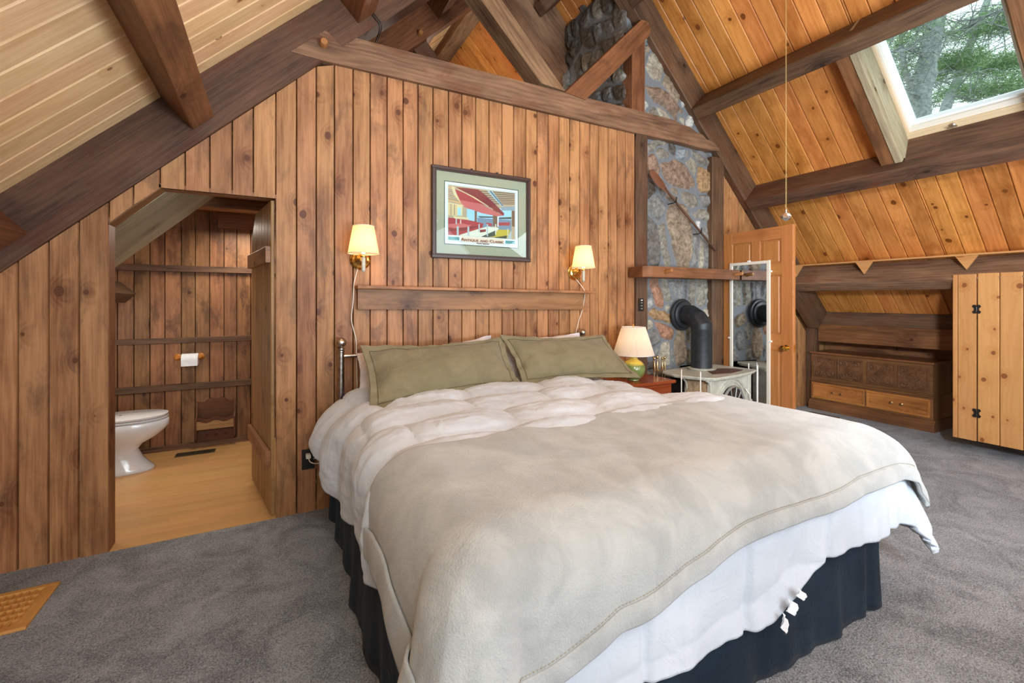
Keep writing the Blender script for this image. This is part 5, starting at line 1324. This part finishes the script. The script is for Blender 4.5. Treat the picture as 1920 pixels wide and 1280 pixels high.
for i in range(24):
    if i != 12: sl.box((-.73 + i * .011, 4.705, .005), (-.7245 + i * .011, 4.785, .0066), 'y', .0)
sl.build('slats', M['soot'], bv)
wr = thing('floor_register', 'light oak floor register with square grid at the lower left of the carpet', 'register', (-1.1, 2.69, 0))
rx0, rx1, ry0, ry1 = -1.42, -.885, 2.525, 2.862
f_ = MB()
for a, b, c, d, g in ((rx0, rx1, ry0, ry0 + .035, 'x'), (rx0, rx1, ry1 - .03, ry1, 'x'), (rx0, rx0 + .04, ry0 + .035, ry1 - .03, 'y'), (rx1 - .045, rx1, ry0 + .035, ry1 - .03, 'y')): f_.box((a, c, 0), (b, d, .014), g, .003)
f_.build('frame', M['register'], wr)
g_ = MB(); nx_, ny_ = 18, 6
for i in range(1, nx_):
    x = rx0 + .04 + (rx1 - rx0 - .085) * i / nx_; g_.box((x - .0035, ry0 + .035, .001), (x + .0035, ry1 - .03, .012), 'y', .001)
for j in range(1, ny_):
    y = ry0 + .035 + (ry1 - ry0 - .065) * j / ny_; g_.box((rx0 + .04, y - .005, .001), (rx1 - .045, y + .005, .0125), 'x', .001)
g_.box((rx0 + .03, ry0 + .03, .0005), (rx1 - .03, ry1 - .02, .002), 'x', 0)
g_.build('grid', M['register'], wr)

# bathroom plank door, open inwards
d1 = thing('door_1', '', '', (.008, 3.125, 0)); struct(d1)
for kk in ('label', 'category'): del d1[kk]
BM = Matrix.Translation((.008, 3.128, 0)) @ Matrix.Rotation(math.radians(99.9), 4, 'Z')   # local x: hinge to free edge, +y: towards the toilet
bdm = MB(); wid = .765
def dtop(x): return 1.945 if x < .585 else 1.945 - (x - .585) * 1.04
eds = [0, .11, .22, .33, .44, .52, .585, .68, wid]
planks(bdm, (0, .022, 0), (1, 0, 0), (0, 0, 1), (0, 1, 0), eds, lambda a, b: [((.015, .015), (dtop(a), dtop(b)))], c=.003, dep=.004)
bdm.xf(BM).build('door_boards', M['bathdoor'], d1)
for z0, z1 in ((1.565, 1.665), (.31, .41)):
    MB().box((.01, .023, z0), (wid - .01, .05, z1), 'x', .004, seg=3).xf(BM).build('cleat', M['bathwall'], d1)

# ------------------------------------------------------------------ trees outside the skylight
def blob(mb, c, r, n, rs, flat=.5, ln=.22):
    for _ in range(n):
        d = Vector((rs.gauss(0, 1), rs.gauss(0, 1), rs.gauss(0, 1) * flat)); d = d.normalized() * (r * rs.random() ** .5); d.z *= flat
        p = Vector(c) + d; e = (Vector((rs.gauss(0, 1), rs.gauss(0, 1), rs.gauss(0, .5) + .3)).normalized() * ln * rs.uniform(.5, 1))
        s_ = e.cross(Vector((rs.random(), rs.random(), rs.random()))).normalized() * .006
        mb.add([p - s_, p + s_, p + e], [[0, 1, 2]], [[(0, 0)] * 3], r=rs.random())
def tp3(u, v, t):
    X = (u - 960) / F_; Z = (562 - v) / F_
    return Vector((t * (math.sin(TH_) + X * math.cos(TH_)), t * (math.cos(TH_) - X * math.sin(TH_)), CAMH + t * Z))
def tree(lab, trunk, rad, limbs, blobs, seed, up=7.0):
    rs = random.Random(seed)
    t = thing('pine_tree', lab, 'tree', (trunk[0].x, trunk[0].y, -3.2), group=None)
    base = trunk[0]; pts = [Vector((base.x + (base.x - trunk[1].x) * .4, base.y + (base.y - trunk[1].y) * .4, -3.25))] + trunk
    last = trunk[-1]; pts.append(last + (last - trunk[-2]).normalized() * up)
    tm_ = []
    for i in range(len(pts) - 1):
        for k_ in range(5): 
            q_ = pts[i].lerp(pts[i + 1], k_ / 5); tm_.append(q_ + Vector((rs.uniform(-.02, .02), rs.uniform(-.02, .02), 0)))
    tm_.append(pts[-1]); n = len(tm_)
    MB().tube(tm_, [rad * (1.15 - .75 * i / n) for i in range(n)], 14).build('trunk', M['bark'], t)
    bm3 = MB()
    for pl_, r_ in limbs:
        out = []
        for i in range(len(pl_) - 1):
            for k_ in range(4): out.append(pl_[i].lerp(pl_[i + 1], k_ / 4) + Vector((rs.uniform(-.03, .03), rs.uniform(-.03, .03), rs.uniform(-.03, .03))))
        out.append(pl_[-1]); bm3.tube(out, [r_ * (1 - .7 * i / len(out)) for i in range(len(out))], 7)
        for q_ in out[2:]:
            for _ in range(4):
                e = q_ + Vector((rs.gauss(0, .5), rs.gauss(0, .5), rs.gauss(0, .35))); m_ = q_.lerp(e, .5) + Vector((0, 0, rs.uniform(-.08, .08)))
                bm3.tube([q_, m_, e], [.012, .008, .003], 4)
                for _ in range(2):
                    e2 = e + Vector((rs.gauss(0, .25), rs.gauss(0, .25), rs.gauss(0, .2))); bm3.tube([m_, e2], [.005, .002], 3)
    bm3.build('branches', M['bark'], t)
    fm_ = MB()
    for (c, r_, n_) in blobs: blob(fm_, c, r_, n_, rs)
    fo = fm_.build('foliage', M['needle'], t)
    return t
T1 = 9.0
tree('tall grey-barked pine seen through the skylight, thickest trunk', [tp3(1715, 240, T1), tp3(1738, 120, T1), tp3(1762, 10, T1)], .21,
     [([tp3(1750, 75, T1), tp3(1800, 55, T1), tp3(1850, 30, 8.6), tp3(1900, 5, 8.4)], .05), ([tp3(1722, 200, T1), tp3(1696, 130, 9.2), tp3(1690, 60, 9.4)], .08), ([tp3(1740, 110, T1), tp3(1700, 90, 8.7), tp3(1660, 100, 8.5)], .03),
      ([tp3(1735, 140, T1), tp3(1790, 130, 9.4), tp3(1850, 140, 9.6)], .03), ([tp3(1752, 60, T1), tp3(1710, 30, 8.6), tp3(1660, 40, 8.4)], .03), ([tp3(1728, 180, T1), tp3(1690, 170, 8.7), tp3(1650, 150, 8.4)], .025)],
     [(tp3(1790, 120, 9.4), .55, 2600), (tp3(1700, 80, 9.3), .8, 1200), (tp3(1680, 150, 9.5), .7, 900)], 1)
T2 = 11.0
tree('slimmer leaning pine behind the thick trunk in the skylight', [tp3(1765, 225, T2), tp3(1798, 140, T2), tp3(1840, 30, T2)], .12,
     [([tp3(1800, 130, T2), tp3(1860, 120, 11), tp3(1920, 120, 11)], .03), ([tp3(1785, 180, T2), tp3(1850, 190, 11), tp3(1920, 160, 11)], .03), ([tp3(1830, 60, T2), tp3(1870, 50, 10.6), tp3(1910, 60, 10.4)], .03), ([tp3(1790, 160, T2), tp3(1740, 150, 11.2), tp3(1700, 160, 11.4)], .02)],
     [(tp3(1860, 45, 10.6), .75, 3600), (tp3(1880, 120, 10.8), .7, 3200), (tp3(1875, 165, 10.9), .7, 3000), (tp3(1800, 170, 11), .5, 900)], 2, up=6)
tree('far pine with sparse grey twigs at the left of the skylight view', [tp3(1640, 230, 14), tp3(1655, 120, 14), tp3(1665, 20, 14)], .10,
     [([tp3(1650, 160, 14), tp3(1690, 120, 14), tp3(1730, 130, 14)], .03), ([tp3(1660, 80, 14), tp3(1700, 50, 14), tp3(1740, 60, 14)], .03), ([tp3(1648, 200, 14), tp3(1700, 200, 14), tp3(1760, 190, 14)], .03), ([tp3(1660, 60, 14), tp3(1690, 20, 14), tp3(1740, 10, 14)], .03)],
     [(tp3(1690, 100, 14), 1.3, 2600), (tp3(1720, 190, 14), 1.1, 2200)], 3, up=6)

# ------------------------------------------------------------------ repeats share a group
GROUPS = {'ceiling_purlin': 'purlins under the roof planking', 'timber_rafter': 'principal rafters', 'brace': 'diagonal braces of the trusses', 'timber_post': 'posts beside the chimney',
          'trimmer_beam': 'trimmers beside the skylight', 'wall_sconce': 'brass sconces above the bed', 'pillow_sham': 'olive shams on the bed',
          'sleeping_pillow': 'white pillows behind the shams', 'pine_tree': 'pines outside the skylight'}
for o_ in bpy.data.objects:
    base_ = o_.name.split('.')[0]
    if o_.parent is None and base_ in GROUPS: o_['group'] = GROUPS[base_]
